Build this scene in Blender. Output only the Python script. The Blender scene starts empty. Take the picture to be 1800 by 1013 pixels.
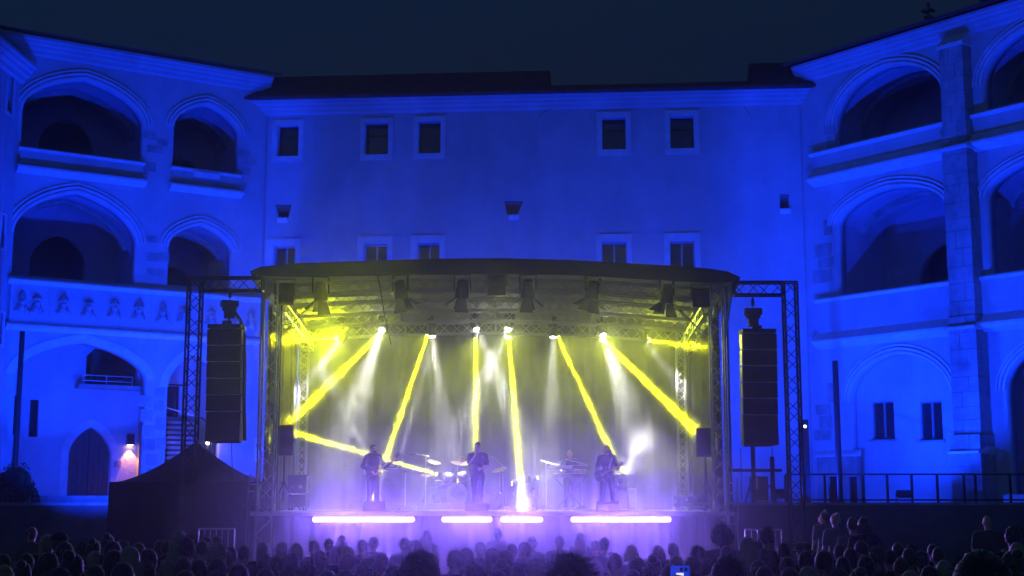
import bpy, bmesh, math, random
from mathutils import Vector, Matrix, noise
random.seed(7)
S = bpy.context.scene
COL = S.collection
R = math.radians

# ---------------------------------------------------------------- camera
FPX, PITCH, CAMZ = 2400.0, R(8.85), 1.9
cam = bpy.data.cameras.new('camera')
cam_ob = bpy.data.objects.new('camera', cam)
COL.objects.link(cam_ob)
cam.sensor_width = 36
cam.lens = FPX / 1800 * 36
cam.clip_end = 600
cam_ob.location = (0, 0, CAMZ)
cam_ob.rotation_euler = (R(90) + PITCH, 0, 0)
S.camera = cam_ob

# ---------------------------------------------------------------- night sky
world = bpy.data.worlds.new('World')
S.world = world
world.use_nodes = True
wn = world.node_tree
bg = wn.nodes['Background']
sky = wn.nodes.new('ShaderNodeTexSky')
sky.sky_type = 'NISHITA'
sky.sun_disc = False
sky.sun_elevation = R(-4.0)
sky.sun_rotation = R(200)
tint = wn.nodes.new('ShaderNodeMix'); tint.data_type = 'RGBA'; tint.blend_type = 'MULTIPLY'; tint.inputs[0].default_value = 1
tint.inputs[7].default_value = (0.20, 0.64, 1.65, 1)     # clear blue hour air
wn.links.new(sky.outputs[0], tint.inputs[6]); wn.links.new(tint.outputs[2], bg.inputs[0])
bg.inputs[1].default_value = 1.3

# ---------------------------------------------------------------- exposure and render settings
S.view_settings.view_transform = 'Standard'
S.view_settings.look = 'None'
S.view_settings.exposure = 0
S.view_settings.gamma = 1
cy = S.cycles
cy.use_denoising = True
cy.denoiser = 'OPENIMAGEDENOISE'
cy.max_bounces = 6
cy.diffuse_bounces = 3
cy.glossy_bounces = 2
cy.volume_bounces = 1
cy.sample_clamp_indirect = 4.0

BLUE = (0.002, 0.031, 1.0)
YEL = (0.96, 1.0, 0.002)
WHT = (1.0, 0.98, 0.92)
PUR = (0.24, 0.12, 1.0)
P_FLOOD = 6500
P_YEL = 380
P_WHT = 42
P_LED = 330
HAZE_D, SMOKE_D, FOG_D = 0.0014, 0.030, 0.003

# ---------------------------------------------------------------- picture measurements -> places
CT, ST = math.cos(PITCH), math.sin(PITCH)
def ray(px, py):
    u = (px - 900) / FPX; v = (506.5 - py) / FPX
    return Vector((u, CT - v * ST, ST + v * CT))
def at(px, py, Y):
    d = ray(px, py); t = Y / d.y
    return Vector((d.x * t, Y, CAMZ + d.z * t))

class Frame:
    """A wall plane: s along the wall (to the right as seen from the court), y into the wall, z up."""
    def __init__(self, origin, az):
        self.o = Vector((origin[0], origin[1], 0)); self.az = R(az)
        self.d = Vector((math.cos(self.az), math.sin(self.az), 0))
        self.n = Vector((-self.d.y, self.d.x, 0))
    def w(self, px, py, off=0.0):
        r = ray(px, py); o = self.o + self.n * off
        den = r.dot(self.n); t = o.dot(self.n) / den
        p = r * t
        return (p - self.o).dot(self.d), CAMZ + p.z
    def pt(self, s, y, z):
        p = self.o + self.d * s + self.n * y
        return Vector((p.x, p.y, z))

# ---------------------------------------------------------------- helpers
class MB:
    def __init__(self): self.v = []; self.f = []
    def add(self, vs, fs):
        b = len(self.v); self.v += [tuple(p) for p in vs]; self.f += [tuple(b + i for i in f) for f in fs]; return self
    def box(self, c, s, rot=None):
        h = Vector(s) / 2; c = Vector(c); vs = []
        for x in (-1, 1):
            for y in (-1, 1):
                for z in (-1, 1):
                    p = Vector((x * h.x, y * h.y, z * h.z))
                    if rot is not None: p = rot @ p
                    vs.append(c + p)
        return self.add(vs, [(0, 1, 3, 2), (4, 6, 7, 5), (0, 4, 5, 1), (2, 3, 7, 6), (0, 2, 6, 4), (1, 5, 7, 3)])
    def bb(self, x0, x1, y0, y1, z0, z1):
        return self.box(((x0 + x1) / 2, (y0 + y1) / 2, (z0 + z1) / 2), (x1 - x0, y1 - y0, z1 - z0))
    def tube(self, p, q, r, n=8, r2=None, cap=True):
        p = Vector(p); q = Vector(q); d = q - p
        if d.length < 1e-6: return self
        r2 = r if r2 is None else r2
        a = d.normalized(); u = a.orthogonal().normalized(); w = a.cross(u)
        vs = []
        for c, rr in ((p, r), (q, r2)):
            for i in range(n):
                t = 2 * math.pi * i / n
                vs.append(c + (u * math.cos(t) + w * math.sin(t)) * rr)
        fs = [(i, (i + 1) % n, n + (i + 1) % n, n + i) for i in range(n)]
        if cap: fs += [tuple(range(n - 1, -1, -1)), tuple(range(n, 2 * n))]
        return self.add(vs, fs)
    def path(self, pts, r, n=6):
        for a, b in zip(pts[:-1], pts[1:]): self.tube(a, b, r, n)
        return self
    def ell(self, c, rad, n=12, m=8, rot=None):
        c = Vector(c); vs = [];
        for j in range(m + 1):
            ph = math.pi * j / m
            for i in range(n):
                t = 2 * math.pi * i / n
                p = Vector((rad[0] * math.sin(ph) * math.cos(t), rad[1] * math.sin(ph) * math.sin(t), rad[2] * math.cos(ph)))
                if rot is not None: p = rot @ p
                vs.append(c + p)
        fs = [(j * n + i, (j + 1) * n + i, (j + 1) * n + (i + 1) % n, j * n + (i + 1) % n) for j in range(m) for i in range(n)]
        return self.add(vs, fs)
    def lathe(self, prof, o=(0, 0, 0), axis=(0, 0, 1), n=20):
        o = Vector(o); a = Vector(axis).normalized(); u = a.orthogonal().normalized(); w = a.cross(u)
        vs = [o + a * h + (u * math.cos(2 * math.pi * i / n) + w * math.sin(2 * math.pi * i / n)) * r for r, h in prof for i in range(n)]
        fs = [(j * n + i, j * n + (i + 1) % n, (j + 1) * n + (i + 1) % n, (j + 1) * n + i) for j in range(len(prof) - 1) for i in range(n)]
        fs += [tuple(range(n - 1, -1, -1)), tuple(range((len(prof) - 1) * n, len(prof) * n))]
        return self.add(vs, fs)
    def profile(self, prof, s0, s1):
        """closed (y,z) section swept along x from s0 to s1"""
        n = len(prof)
        vs = [(s0, y, z) for y, z in prof] + [(s1, y, z) for y, z in prof]
        fs = [(i, (i + 1) % n, n + (i + 1) % n, n + i) for i in range(n)] + [tuple(range(n - 1, -1, -1)), tuple(range(n, 2 * n))]
        return self.add(vs, fs)
    def prism(self, poly, y0, y1):
        """(x,z) outline with thickness y0..y1"""
        n = len(poly)
        vs = [(x, y0, z) for x, z in poly] + [(x, y1, z) for x, z in poly]
        fs = [(i, (i + 1) % n, n + (i + 1) % n, n + i) for i in range(n)] + [tuple(range(n - 1, -1, -1)), tuple(range(n, 2 * n))]
        return self.add(vs, fs)
    def band(self, pts, d0, d1, y0, y1):
        """a band that follows the (x,z) polyline pts, between offsets d0 and d1 outward, depth y0..y1"""
        N = []
        for i in range(len(pts)):
            a = Vector(pts[max(0, i - 1)]); b = Vector(pts[min(len(pts) - 1, i + 1)])
            t = (b - a).normalized(); N.append(Vector((-t.y, t.x)))
        vs = []
        for (x, z), nn in zip(pts, N):
            for d, y in ((d0, y0), (d1, y0), (d1, y1), (d0, y1)):
                vs.append((x + nn.x * d, y, z + nn.y * d))
        fs = []
        for i in range(len(pts) - 1):
            for k in range(4):
                fs.append((i * 4 + k, i * 4 + (k + 1) % 4, (i + 1) * 4 + (k + 1) % 4, (i + 1) * 4 + k))
        e = (len(pts) - 1) * 4
        fs += [(0, 3, 2, 1), (e, e + 1, e + 2, e + 3)]
        return self.add(vs, fs)
    def mesh(self, name, m, smooth=False):
        me = bpy.data.meshes.new(name)
        me.from_pydata(self.v, [], self.f)
        bm = bmesh.new(); bm.from_mesh(me); bmesh.ops.recalc_face_normals(bm, faces=bm.faces); bm.to_mesh(me); bm.free()
        if m: me.materials.append(m)
        if smooth:
            me.shade_smooth()
            if hasattr(me, 'set_sharp_from_angle'): me.set_sharp_from_angle(angle=R(40))
        return me
    def build(self, name, m, parent=None, smooth=False):
        return link(name, self.mesh(name, m, smooth), parent)
def link(name, data, parent=None):
    o = bpy.data.objects.new(name, data); COL.objects.link(o)
    if parent is not None: o.parent = parent
    return o
def thing(name, label, cat, loc=(0, 0, 0), rz=0, group=None):
    o = link(name, None); o.location = loc; o.rotation_euler = (0, 0, rz)
    return tag(o, label, cat, group)
def tag(o, label, cat, group=None):
    o['label'] = label; o['category'] = cat
    if group: o['group'] = group
    return o
def kind(o, k): o['kind'] = k; return o
def bevel(o, w=0.01, seg=2):
    m = o.modifiers.new('edge', 'BEVEL'); m.width = w; m.segments = seg; m.limit_method = 'ANGLE'; return o
def aim(d): return Vector(d).to_track_quat('-Z', 'Y')

def wall_mesh(name, outer, holes, depth, m):
    cu = bpy.data.curves.new(name, 'CURVE'); cu.dimensions = '2D'; cu.fill_mode = 'BOTH'; cu.extrude = depth / 2
    for poly in [outer] + holes:
        sp = cu.splines.new('POLY'); sp.points.add(len(poly) - 1)
        for p, c in zip(sp.points, poly): p.co = (c[0], c[1], 0, 1)
        sp.use_cyclic_u = True
    ob = bpy.data.objects.new('temp', cu); COL.objects.link(ob)
    dg = bpy.context.evaluated_depsgraph_get(); dg.update()
    me = bpy.data.meshes.new_from_object(ob.evaluated_get(dg))
    for v in me.vertices: v.co = Vector((v.co.x, depth / 2 - v.co.z, v.co.y))
    bpy.data.objects.remove(ob); bpy.data.curves.remove(cu)
    bm = bmesh.new(); bm.from_mesh(me); bmesh.ops.remove_doubles(bm, verts=bm.verts, dist=1e-4)
    bmesh.ops.recalc_face_normals(bm, faces=bm.faces); bm.to_mesh(me); bm.free()
    me.materials.clear(); me.materials.append(m); me.name = name
    return me
def rect(x0, x1, z0, z1): return [(x0, z0), (x1, z0), (x1, z1), (x0, z1)]
def arch_curve(s0, s1, zs, za, k=0.25, n=20, p=1.0):
    c, hw, ri = (s0 + s1) / 2, (s1 - s0) / 2, za - zs
    out = []
    for i in range(n + 1):
        a = math.pi * (1 - i / n); cs = math.cos(a); sn = max(0, math.sin(a)) ** p
        out.append((c + hw * cs, zs + ri * ((1 - k) * sn + k * (1 - abs(cs)))))
    return out
def arch_poly(s0, s1, zb, zs, za, k=0.25, n=20, p=1.0):
    c = arch_curve(s0, s1, zs, za, k, n, p)
    return [(s0, zb)] + c + [(s1, zb)]
def offset_arch(a, d):
    s0, s1, zb, zs, za, k = a
    return (s0 - d, s1 + d, zb, zs, za + d, k)

# ---------------------------------------------------------------- materials
def mat(name, col, rough=0.7, metal=0.0, var=0.15, scale=6.0, bump=0.0, bscale=30.0, emit=None, es=0.0, sheen=0.0, spec=0.3, stain=None):
    m = bpy.data.materials.new(name); m.use_nodes = True
    nt = m.node_tree; b = nt.nodes['Principled BSDF']
    b.inputs['Roughness'].default_value = rough; b.inputs['Metallic'].default_value = metal
    b.inputs['Specular IOR Level'].default_value = spec
    tc = nt.nodes.new('ShaderNodeTexCoord')
    nz = nt.nodes.new('ShaderNodeTexNoise'); nz.inputs['Scale'].default_value = scale; nz.inputs['Detail'].default_value = 8; nz.inputs['Roughness'].default_value = .62
    nt.links.new(tc.outputs['Object'], nz.inputs['Vector'])
    cr = nt.nodes.new('ShaderNodeValToRGB')
    cr.color_ramp.elements[0].position = .28; cr.color_ramp.elements[1].position = .72
    cr.color_ramp.elements[0].color = (*[c * (1 - var) for c in col], 1); cr.color_ramp.elements[1].color = (*[min(1, c * (1 + var)) for c in col], 1)
    nt.links.new(nz.outputs['Fac'], cr.inputs[0])
    colout = cr.outputs[0]
    if stain:
        n2 = nt.nodes.new('ShaderNodeTexNoise'); n2.inputs['Scale'].default_value = stain[1]; n2.inputs['Detail'].default_value = 6; n2.inputs['Roughness'].default_value = .7
        mp = nt.nodes.new('ShaderNodeMapping'); mp.inputs['Scale'].default_value = (1.0, 1.0, .45); nt.links.new(tc.outputs['Object'], mp.inputs[0]); nt.links.new(mp.outputs[0], n2.inputs['Vector'])
        r2 = nt.nodes.new('ShaderNodeValToRGB'); r2.color_ramp.elements[0].position = .36; r2.color_ramp.elements[1].position = .58
        f = stain[0]; r2.color_ramp.elements[0].color = (f, f, f, 1); r2.color_ramp.elements[1].color = (1, 1, 1, 1)
        nt.links.new(n2.outputs['Fac'], r2.inputs[0])
        mx = nt.nodes.new('ShaderNodeMix'); mx.data_type = 'RGBA'; mx.blend_type = 'MULTIPLY'; mx.inputs[0].default_value = 1
        nt.links.new(colout, mx.inputs[6]); nt.links.new(r2.outputs[0], mx.inputs[7]); colout = mx.outputs[2]
    nt.links.new(colout, b.inputs['Base Color'])
    if bump:
        nb = nt.nodes.new('ShaderNodeTexNoise'); nb.inputs['Scale'].default_value = bscale; nb.inputs['Detail'].default_value = 6
        nt.links.new(tc.outputs['Object'], nb.inputs['Vector'])
        bp = nt.nodes.new('ShaderNodeBump'); bp.inputs['Strength'].default_value = bump; bp.inputs['Distance'].default_value = .03
        nt.links.new(nb.outputs['Fac'], bp.inputs['Height']); nt.links.new(bp.outputs[0], b.inputs['Normal'])
    if emit: b.inputs['Emission Color'].default_value = (*emit, 1); b.inputs['Emission Strength'].default_value = es
    if sheen: b.inputs['Sheen Weight'].default_value = sheen; b.inputs['Sheen Roughness'].default_value = .4
    return m
M = dict(
    plaster=mat('plaster', (.5, .49, .47), .9, var=.10, scale=.9, bump=.7, bscale=6, stain=(.78, .4)),
    plaster_in=mat('warm_tinted_plaster', (.47, .38, .40), .9, var=.14, scale=1.2, bump=.4, bscale=5),  # reddish tint stands in for dim warm lamp light in the galleries
    stone=mat('sandstone', (.40, .37, .33), .88, var=.28, scale=2.2, bump=.7, bscale=12, stain=(.65, .8)),
    stone_lt=mat('pale_sandstone', (.64, .62, .58), .85, var=.16, scale=3, bump=.5, bscale=14),
    relief=mat('carved_stone', (.40, .38, .35), .85, var=.3, scale=9, bump=.8, bscale=25),
    dark_stone=mat('retaining_stone', (.13, .12, .11), .95, var=.3, scale=1.5, bump=.6, bscale=7),
    pave=mat('courtyard_gravel', (.10, .095, .09), .95, var=.3, scale=2.5, bump=.8, bscale=40),
    tile=mat('roof_tile', (.17, .06, .045), .85, var=.3, scale=4, bump=.8, bscale=22),
    wood=mat('oak_planks', (.10, .075, .055), .75, var=.3, scale=5, bump=.4, bscale=30),
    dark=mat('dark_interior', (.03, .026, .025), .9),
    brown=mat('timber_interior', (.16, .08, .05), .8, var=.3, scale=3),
    glass=mat('dark_window_glass', (.012, .012, .014), .12, spec=.5),
    frame_dark=mat('grey_window_paint', (.2, .195, .19), .6),
    frame=mat('window_paint', (.35, .34, .33), .55),
    iron=mat('black_iron', (.018, .018, .02), .5, .3),
    galv=mat('galvanised_steel', (.42, .42, .42), .42, .8, bump=.1, bscale=60),
    alu=mat('truss_aluminium', (.34, .34, .34), .38, .85, var=.08),
    shade_truss=mat('shaded_truss', (.035, .035, .037), .5, .5),  # near-black copy of the aluminium, the unlit silhouette put into the colour
    canvas=mat('black_canvas', (.016, .016, .018), .85, var=.2, bump=.3, bscale=3),
    underside=mat('roof_fabric_lining', (.33, .33, .33), .8, var=.12, scale=1.4, bump=.3, bscale=3),
    drape=mat('stage_molton', (.009, .009, .01), .95, var=.2),
    deck=mat('stage_plywood', (.035, .033, .032), .5, var=.3, scale=3, bump=.2),
    box=mat('speaker_paint', (.016, .016, .017), .6, bump=.2, bscale=90),
    grille=mat('speaker_grille', (.022, .022, .023), .45, .4, bump=.6, bscale=160),
    fixture=mat('fixture_black', (.02, .02, .021), .45),
    case=mat('flight_case', (.035, .035, .04), .5),
    chrome=mat('chrome', (.6, .6, .6), .18, 1.0, var=.02),
    drumshell=mat('clear_drum_shell', (.35, .33, .36), .25, .2),
    drumhead=mat('drum_head', (.62, .6, .58), .5),
    bronze=mat('cymbal_bronze', (.5, .36, .14), .28, 1.0),
    white=mat('white_plastic', (.7, .7, .7), .5),
    skin=mat('skin', (.46, .27, .19), .55, var=.06, spec=.4),
    skin2=mat('tanned_skin', (.34, .19, .13), .55, var=.06, spec=.4),
    black_cloth=mat('black_cotton', (.014, .014, .016), .9, sheen=.06),
    navy=mat('navy_cotton', (.025, .03, .06), .9, sheen=.25),
    denim=mat('denim', (.05, .065, .11), .9, var=.3, sheen=.2),
    grey_cloth=mat('grey_cotton', (.12, .12, .125), .9, sheen=.25),
    olive=mat('olive_cotton', (.07, .07, .04), .9, sheen=.25),
    red_cloth=mat('maroon_cotton', (.10, .025, .03), .9, sheen=.25),
    pale_cloth=mat('pale_cotton', (.42, .41, .39), .9, sheen=.25),
    shoe=mat('shoe_leather', (.02, .018, .016), .5),
    hair_dark=mat('dark_hair', (.022, .016, .013), .5, var=.3, scale=30, sheen=1.0),
    hair_brown=mat('brown_hair', (.075, .045, .028), .5, var=.3, scale=30, sheen=1.0),
    hair_blond=mat('blond_hair', (.30, .21, .10), .5, var=.3, scale=30, sheen=1.0),
    hair_grey=mat('grey_hair', (.28, .27, .26), .55, var=.3, scale=30, sheen=1.0),
    leaf=mat('evergreen_leaf', (.05, .07, .03), .7, var=.4),
    wood_red=mat('guitar_lacquer', (.10, .02, .015), .25, spec=.5),
    maple=mat('maple_neck', (.36, .24, .12), .4),
)
def emitter(name, col, st):
    m = bpy.data.materials.new(name); m.use_nodes = True; nt = m.node_tree
    b = nt.nodes['Principled BSDF']; b.inputs['Base Color'].default_value = (.02, .02, .02, 1)
    b.inputs['Emission Color'].default_value = (*col, 1); b.inputs['Emission Strength'].default_value = st
    return m
M['lens_y'] = emitter('yellow_lens', (1, .95, .25), 9)
M['lens_w'] = emitter('white_lens', (1, 1, .95), 14)
M['led'] = emitter('violet_led', (.55, .34, 1), 6)
M['warm'] = emitter('warm_lens', (1, .6, .25), 20)
M['bluel'] = emitter('blue_lens', (.01, .08, 1), 6)
M['ember'] = emitter('lamp_glow', (1, .12, .05), 1.6)
M['screen'] = emitter('phone_screen', (.01, .06, 1), .5)
M['screen_w'] = emitter('phone_screen_stage', (.9, .8, 1), 1.0)
M['tiny'] = emitter('small_white_lamp', (1, .9, .8), 8)

def beam(parent, name, p, q, col, energy, rad, spread):
    """parallel discharge beam: a disc lamp of the lens size with a narrow spread"""
    l = bpy.data.lights.new(name, 'AREA'); l.shape = 'DISK'; l.size = 2 * rad; l.spread = R(spread); l.energy = energy; l.color = col
    o = link(name, l); o.location = p; o.rotation_mode = 'QUATERNION'; o.rotation_quaternion = aim(Vector(q) - Vector(p))
    kind(o, 'helper'); return o
def spot(name, p, q, col, energy, rad, ang, blend=.4):
    l = bpy.data.lights.new(name, 'SPOT'); l.spot_size = R(ang); l.spot_blend = blend; l.shadow_soft_size = rad; l.energy = energy; l.color = col
    o = link(name, l); o.location = p; o.rotation_mode = 'QUATERNION'; o.rotation_quaternion = aim(Vector(q) - Vector(p))
    return o
# ================================================================ SETTING
GROUND_FAR = -0.25
TZ = 1.75            # terrace level
TY = 43.0            # terrace edge
def ground_z(y): return 0 if y < 4 else (GROUND_FAR if y > 14 else GROUND_FAR * (y - 4) / 10)
g = MB()
ys = [-40, 4, 14, 200]; xs = [-150, 150]
g.add([(x, y, ground_z(y)) for y in ys for x in xs], [(0, 1, 3, 2), (2, 3, 5, 4), (4, 5, 7, 6)])
kind(g.build('ground', M['pave']), 'structure')
t = MB().bb(-26, 26, TY, 75, -.6, TZ)
terr = kind(t.build('terrace', M['dark_stone']), 'structure')
cop = MB().bb(-26, 26, TY - .06, TY + .45, TZ + .004, TZ + .09); kind(cop.build('terrace_edging', M['stone']), 'structure')

# ---------------------------------------------------------------- wall planes
FC = Frame((0, 52), -4.3)
sc0, _ = FC.w(466, 400); sc1, _ = FC.w(1409, 300)
pL = FC.pt(sc0, 0, 0); pR = FC.pt(sc1, 0, 0)
FL = Frame((pL.x, pL.y), 31.5)
FR = Frame((pR.x, pR.y), -50.5)
sl0, _ = FL.w(37, 150)
pB = FL.pt(sl0, 0, 0)
FB = Frame((pB.x, pB.y), 88)
def wing(name, label, cat, F):
    o = thing(name, label, cat, (F.o.x, F.o.y, 0), F.az); return o
def slab(parent, name, m, x0, x1, y0, y1, z0, z1): return MB().bb(x0, x1, y0, y1, z0, z1).build(name, m, parent)
def cornice(parent, s0, s1, zt, h=.75, out=.55, m='plaster'):
    mb = MB()
    p = [(0.0, zt), (-out, zt), (-out, zt - .16 * h), (-out * .86, zt - .22 * h), (-out * .80, zt - .38 * h), (-out * .6, zt - .46 * h), (-out * .55, zt - .62 * h), (-out * .33, zt - .7 * h), (-out * .26, zt - .92 * h), (0, zt - h)]
    return mb.profile(p, s0, s1).build('cornice', M[m], parent)
def parapet(parent, s0, s1, zt, zb, out=.16, ledge=True):
    """gallery parapet: slab with coping and a sloped base ledge"""
    h = zt - zb
    MB().bb(s0, s1, -out, .3, zb + .02, zt - .14).build('parapet', M['plaster'], parent)
    MB().profile([(.32, zt), (-out - .06, zt), (-out - .09, zt - .05), (-out - .05, zt - .11), (-out + .0, zt - .14), (.32, zt - .14)], s0 - .06, s1 + .06).build('coping', M['stone_lt'], parent)
    if ledge:
        MB().profile([(-.02, zb), (-out - .02, zb), (-out - .30, zb - .12), (-out - .30, zb - .2), (-out - .2, zb - .27), (-.02, zb - .34)], s0 - .1, s1 + .1).build('ledge', M['stone_lt'], parent)
def gallery(parent, a, depth, t, door=None):
    """vaulted bay behind an opening: barrel shell and back wall"""
    s0, s1, zb, zs, za, k = a
    e = .22
    prof = arch_poly(s0 - e, s1 + e, zb - .9, zs, za + .12, k, 18)
    mb = MB(); n = len(prof)
    vs = [(x, t, z) for x, z in prof] + [(x, depth, z) for x, z in prof]
    fs = [(i, i + 1, n + i + 1, n + i) for i in range(n - 1)] + [(n - 1, 0, n, 2 * n - 1)]
    mb.add(vs, fs); mb.build('gallery_vault', M['plaster_in'], parent)
    holes = [arch_poly(*d) for d in (door or [])]
    o = link('gallery_wall', wall_mesh('gallery_wall', prof, holes, .3, M['plaster_in']), parent); o.location = (0, depth, 0)
    for h in holes:
        xs = [p[0] for p in h]; zs_ = [p[1] for p in h]
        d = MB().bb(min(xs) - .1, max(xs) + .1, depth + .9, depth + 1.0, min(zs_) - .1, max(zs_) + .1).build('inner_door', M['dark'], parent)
    # transverse rib half-way in
    MB().band(arch_curve(s0 - e + .02, s1 + e - .02, zs, za + .1, k, 18), -.16, 0, depth * .55, depth * .55 + .28).build('vault_rib', M['stone'], parent)
def mouldings(parent, a, full=False):
    s0, s1, zb, zs, za, k = a
    c = arch_curve(s0, s1, zs, za, k, 24)
    if full: c = [(s0, zb)] + c + [(s1, zb)]
    mb = MB()
    mb.band(c, .004, .09, -.05, .02); mb.band(c, .15, .23, -.09, .02); mb.band(c, .29, .36, -.06, .02)
    return mb.build('arch_moulding', M['stone_lt'], parent)
def stones(parent, items):
    for (x0, x1, z0, z1, pr) in items:
        MB().bb(x0 + .006, x1 - .006, -pr, .05, z0 + .006, z1 - .006).build('stone', M['stone'], parent)

# ================================================================ LEFT WING
LW = wing('castle_wing', 'blue lit castle wing with pointed arcades and a band of carved busts', 'castle wing', FL)
W = FL.w
def arch_from(F, lb, ls, ap, rs, rb, k=.25, off=0):
    s0 = .5 * (F.w(*lb, off)[0] + F.w(*ls, off)[0]); s1 = .5 * (F.w(*rs, off)[0] + F.w(*rb, off)[0])
    zb = .5 * (F.w(*lb, off)[1] + F.w(*rb, off)[1]); zs = .5 * (F.w(*ls, off)[1] + F.w(*rs, off)[1])
    return (s0, s1, zb, zs, F.w(*ap, off)[1], k)
ztopL = W(476, 140)[1]
aU1 = arch_from(FL, (34, 258), (41, 203), (146, 139), (250, 211), (252, 287), .22)
aU2 = arch_from(FL, (303, 294), (306, 224), (362, 183), (420, 236), (419, 307), .3)
aM1 = arch_from(FL, (16, 487), (27, 412), (137, 339), (233, 427), (243, 496), .22)
aM2 = arch_from(FL, (294, 499), (296, 437), (359, 396), (405, 438), (410, 512), .3)
aG1 = arch_from(FL, (14, 880), (24, 660), (135, 602), (244, 668), (262, 880), .25)
aG2 = arch_from(FL, (290, 880), (291, 676), (331, 622), (381, 690), (390, 880), .3)
G1 = (aG1[0] + .05, aG1[1], TZ + .3, aG1[3], aG1[4], .25); G2 = (aG2[0], aG2[1], TZ + .3, aG2[3], aG2[4], .3)
sLl = sl0 - 1.5
TL = .55
holes = [arch_poly(*a) for a in (aU1, aU2, aM1, aM2, G1, G2)]
outer = rect(sLl, .0, TZ - .3, ztopL - .05)
link('wall', wall_mesh('wall', outer, holes, TL, M['plaster']), LW)
cornice(LW, sLl, .02, ztopL, .6, .42)
MB().add([(sLl, -.62, ztopL + .02), (0.3, -.62, ztopL + .02), (0.3, 6, ztopL + 2.2), (sLl, 6, ztopL + 2.2), (sLl, -.62, ztopL + .12), (0.3, -.62, ztopL + .12), (0.3, 6, ztopL + 2.3), (sLl, 6, ztopL + 2.3)],
         [(0, 1, 2, 3), (4, 7, 6, 5), (0, 4, 5, 1), (1, 5, 6, 2), (2, 6, 7, 3), (3, 7, 4, 0)]).build('roof', M['tile'], LW)
for a in (aU1, aU2, aM1, aM2): mouldings(LW, a)
for a in (aG1, aG2):
    c = arch_curve(a[0], a[1], a[3], a[4], a[5], 24); MB().band(c, .004, .30, -.04, .03).build('arch_moulding', M['stone_lt'], LW)
for a in (aU1, aM1):
    s0, s1, zb = a[:3]; w = s1 - s0
    gallery(LW, a, 3.4, TL, [(s0 + .30 * w, s0 + .78 * w, zb - .5, zb + 1.0, zb + 2.2, .1, 14)])
for a in (aU2, aM2):
    s0, s1, zb = a[:3]
    gallery(LW, a, 3.4, TL, [(s0 + .5, s1 - .4, zb - .5, zb + .7, zb + 1.3, .2, 14)])
hp = W(100, 268)[1] - W(100, 298)[1]
for a in (aU1, aU2): parapet(LW, a[0] - .02, a[1] + .02, a[2], a[2] - .62, .12)
# light modern board let into the small parapet
x0, z0 = W(337, 304); x1, z1 = W(383, 312); slab(LW, 'sill_board', M['white'], x0, x1, -.26, -.215, z0 - .2, z0 + .02)
# balustrade with carved busts
zt = .5 * (W(14, 490)[1] + W(456, 524)[1]); zbb = .5 * (W(36, 569)[1] + W(330, 587)[1])
sb0 = W(16, 530)[0]; sb1 = -.15
MB().bb(sb0, sb1, -.16, .0, zbb, zt - .16).build('relief_band', M['plaster'], LW)
MB().profile([(.1, zt), (-.30, zt), (-.34, zt - .07), (-.24, zt - .12), (-.19, zt - .2), (.1, zt - .2)], sb0 - .1, sb1).build('coping', M['stone_lt'], LW)
MB().profile([(0, zbb), (-.2, zbb + .02), (-.30, zbb - .07), (-.3, zbb - .14), (-.18, zbb - .2), (0, zbb - .26)], sb0 - .1, sb1).build('ledge', M['stone_lt'], LW)
busts = [(38, 540, 'c'), (64, 543, 't'), (111, 538, 'h'), (155, 541, 'w'), (200, 551, 't'), (243, 548, 'h'), (285, 550, 'c'), (322, 552, 'w'), (370, 558, 't'), (404, 558, 'h'), (440, 562, 'c')]
for i, (px, py, st) in enumerate(busts):
    s, z = W(px, py, -.16); zc = .5 * (zbb + zt - .2) + random.uniform(-.03, .03)
    mb = MB(); y = -.17
    mb.ell((s, y - .04, zc - .12), (.19, .13, .2), 12, 8)                # beard and chest
    for dx in (-.16, .16): mb.ell((s + dx, y - .02, zc - .25), (.1, .1, .11), 8, 6)
    mb.ell((s, y - .1, zc + .06), (.115, .13, .14), 12, 8)               # face
    mb.ell((s, y - .23, zc + .05), (.03, .045, .05), 6, 5)               # nose
    for dx in (-.045, .045): mb.ell((s + dx, y - .2, zc + .1), (.03, .03, .018), 6, 4)
    for dx in (-.1, 0, .1): mb.ell((s + dx, y - .13, zc - .1 - abs(dx)), (.06, .07, .13), 8, 6)
    if st == 'h': mb.tube((s, y - .07, zc + .16), (s + .03, y - .03, zc + .50), .17, 10, .03); mb.ell((s, y - .07, zc + .16), (.2, .15, .05), 12, 5)
    elif st == 't': mb.ell((s, y - .07, zc + .2), (.17, .14, .1), 12, 7); mb.ell((s, y - .05, zc + .28), (.1, .1, .09), 8, 6)
    elif st == 'w':
        for q in range(5): mb.tube((s + (q - 2) * .03, y - .07, zc + .17), (s + (q - 2) * .1, y - .03, zc + .38 - abs(q - 2) * .05), .045, 6, .015)
        mb.ell((s, y - .07, zc + .18), (.15, .14, .06), 10, 5)
    else: mb.tube((s, y - .06, zc + .16), (s, y - .04, zc + .3), .15, 10, .12); mb.ell((s, y - .06, zc + .34), (.09, .09, .09), 8, 6); mb.tube((s, y - .04, zc + .38), (s, y - .03, zc + .5), .03, 6, .01)
    mb.build('relief_bust', M['relief'], LW, True)
    if i % 2: slab(LW, 'panel_joint', M['relief'], W(px + 23, py, -.16)[0] - .012, W(px + 23, py, -.16)[0] + .012, -.172, -.15, zbb + .03, zt - .22)
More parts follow.
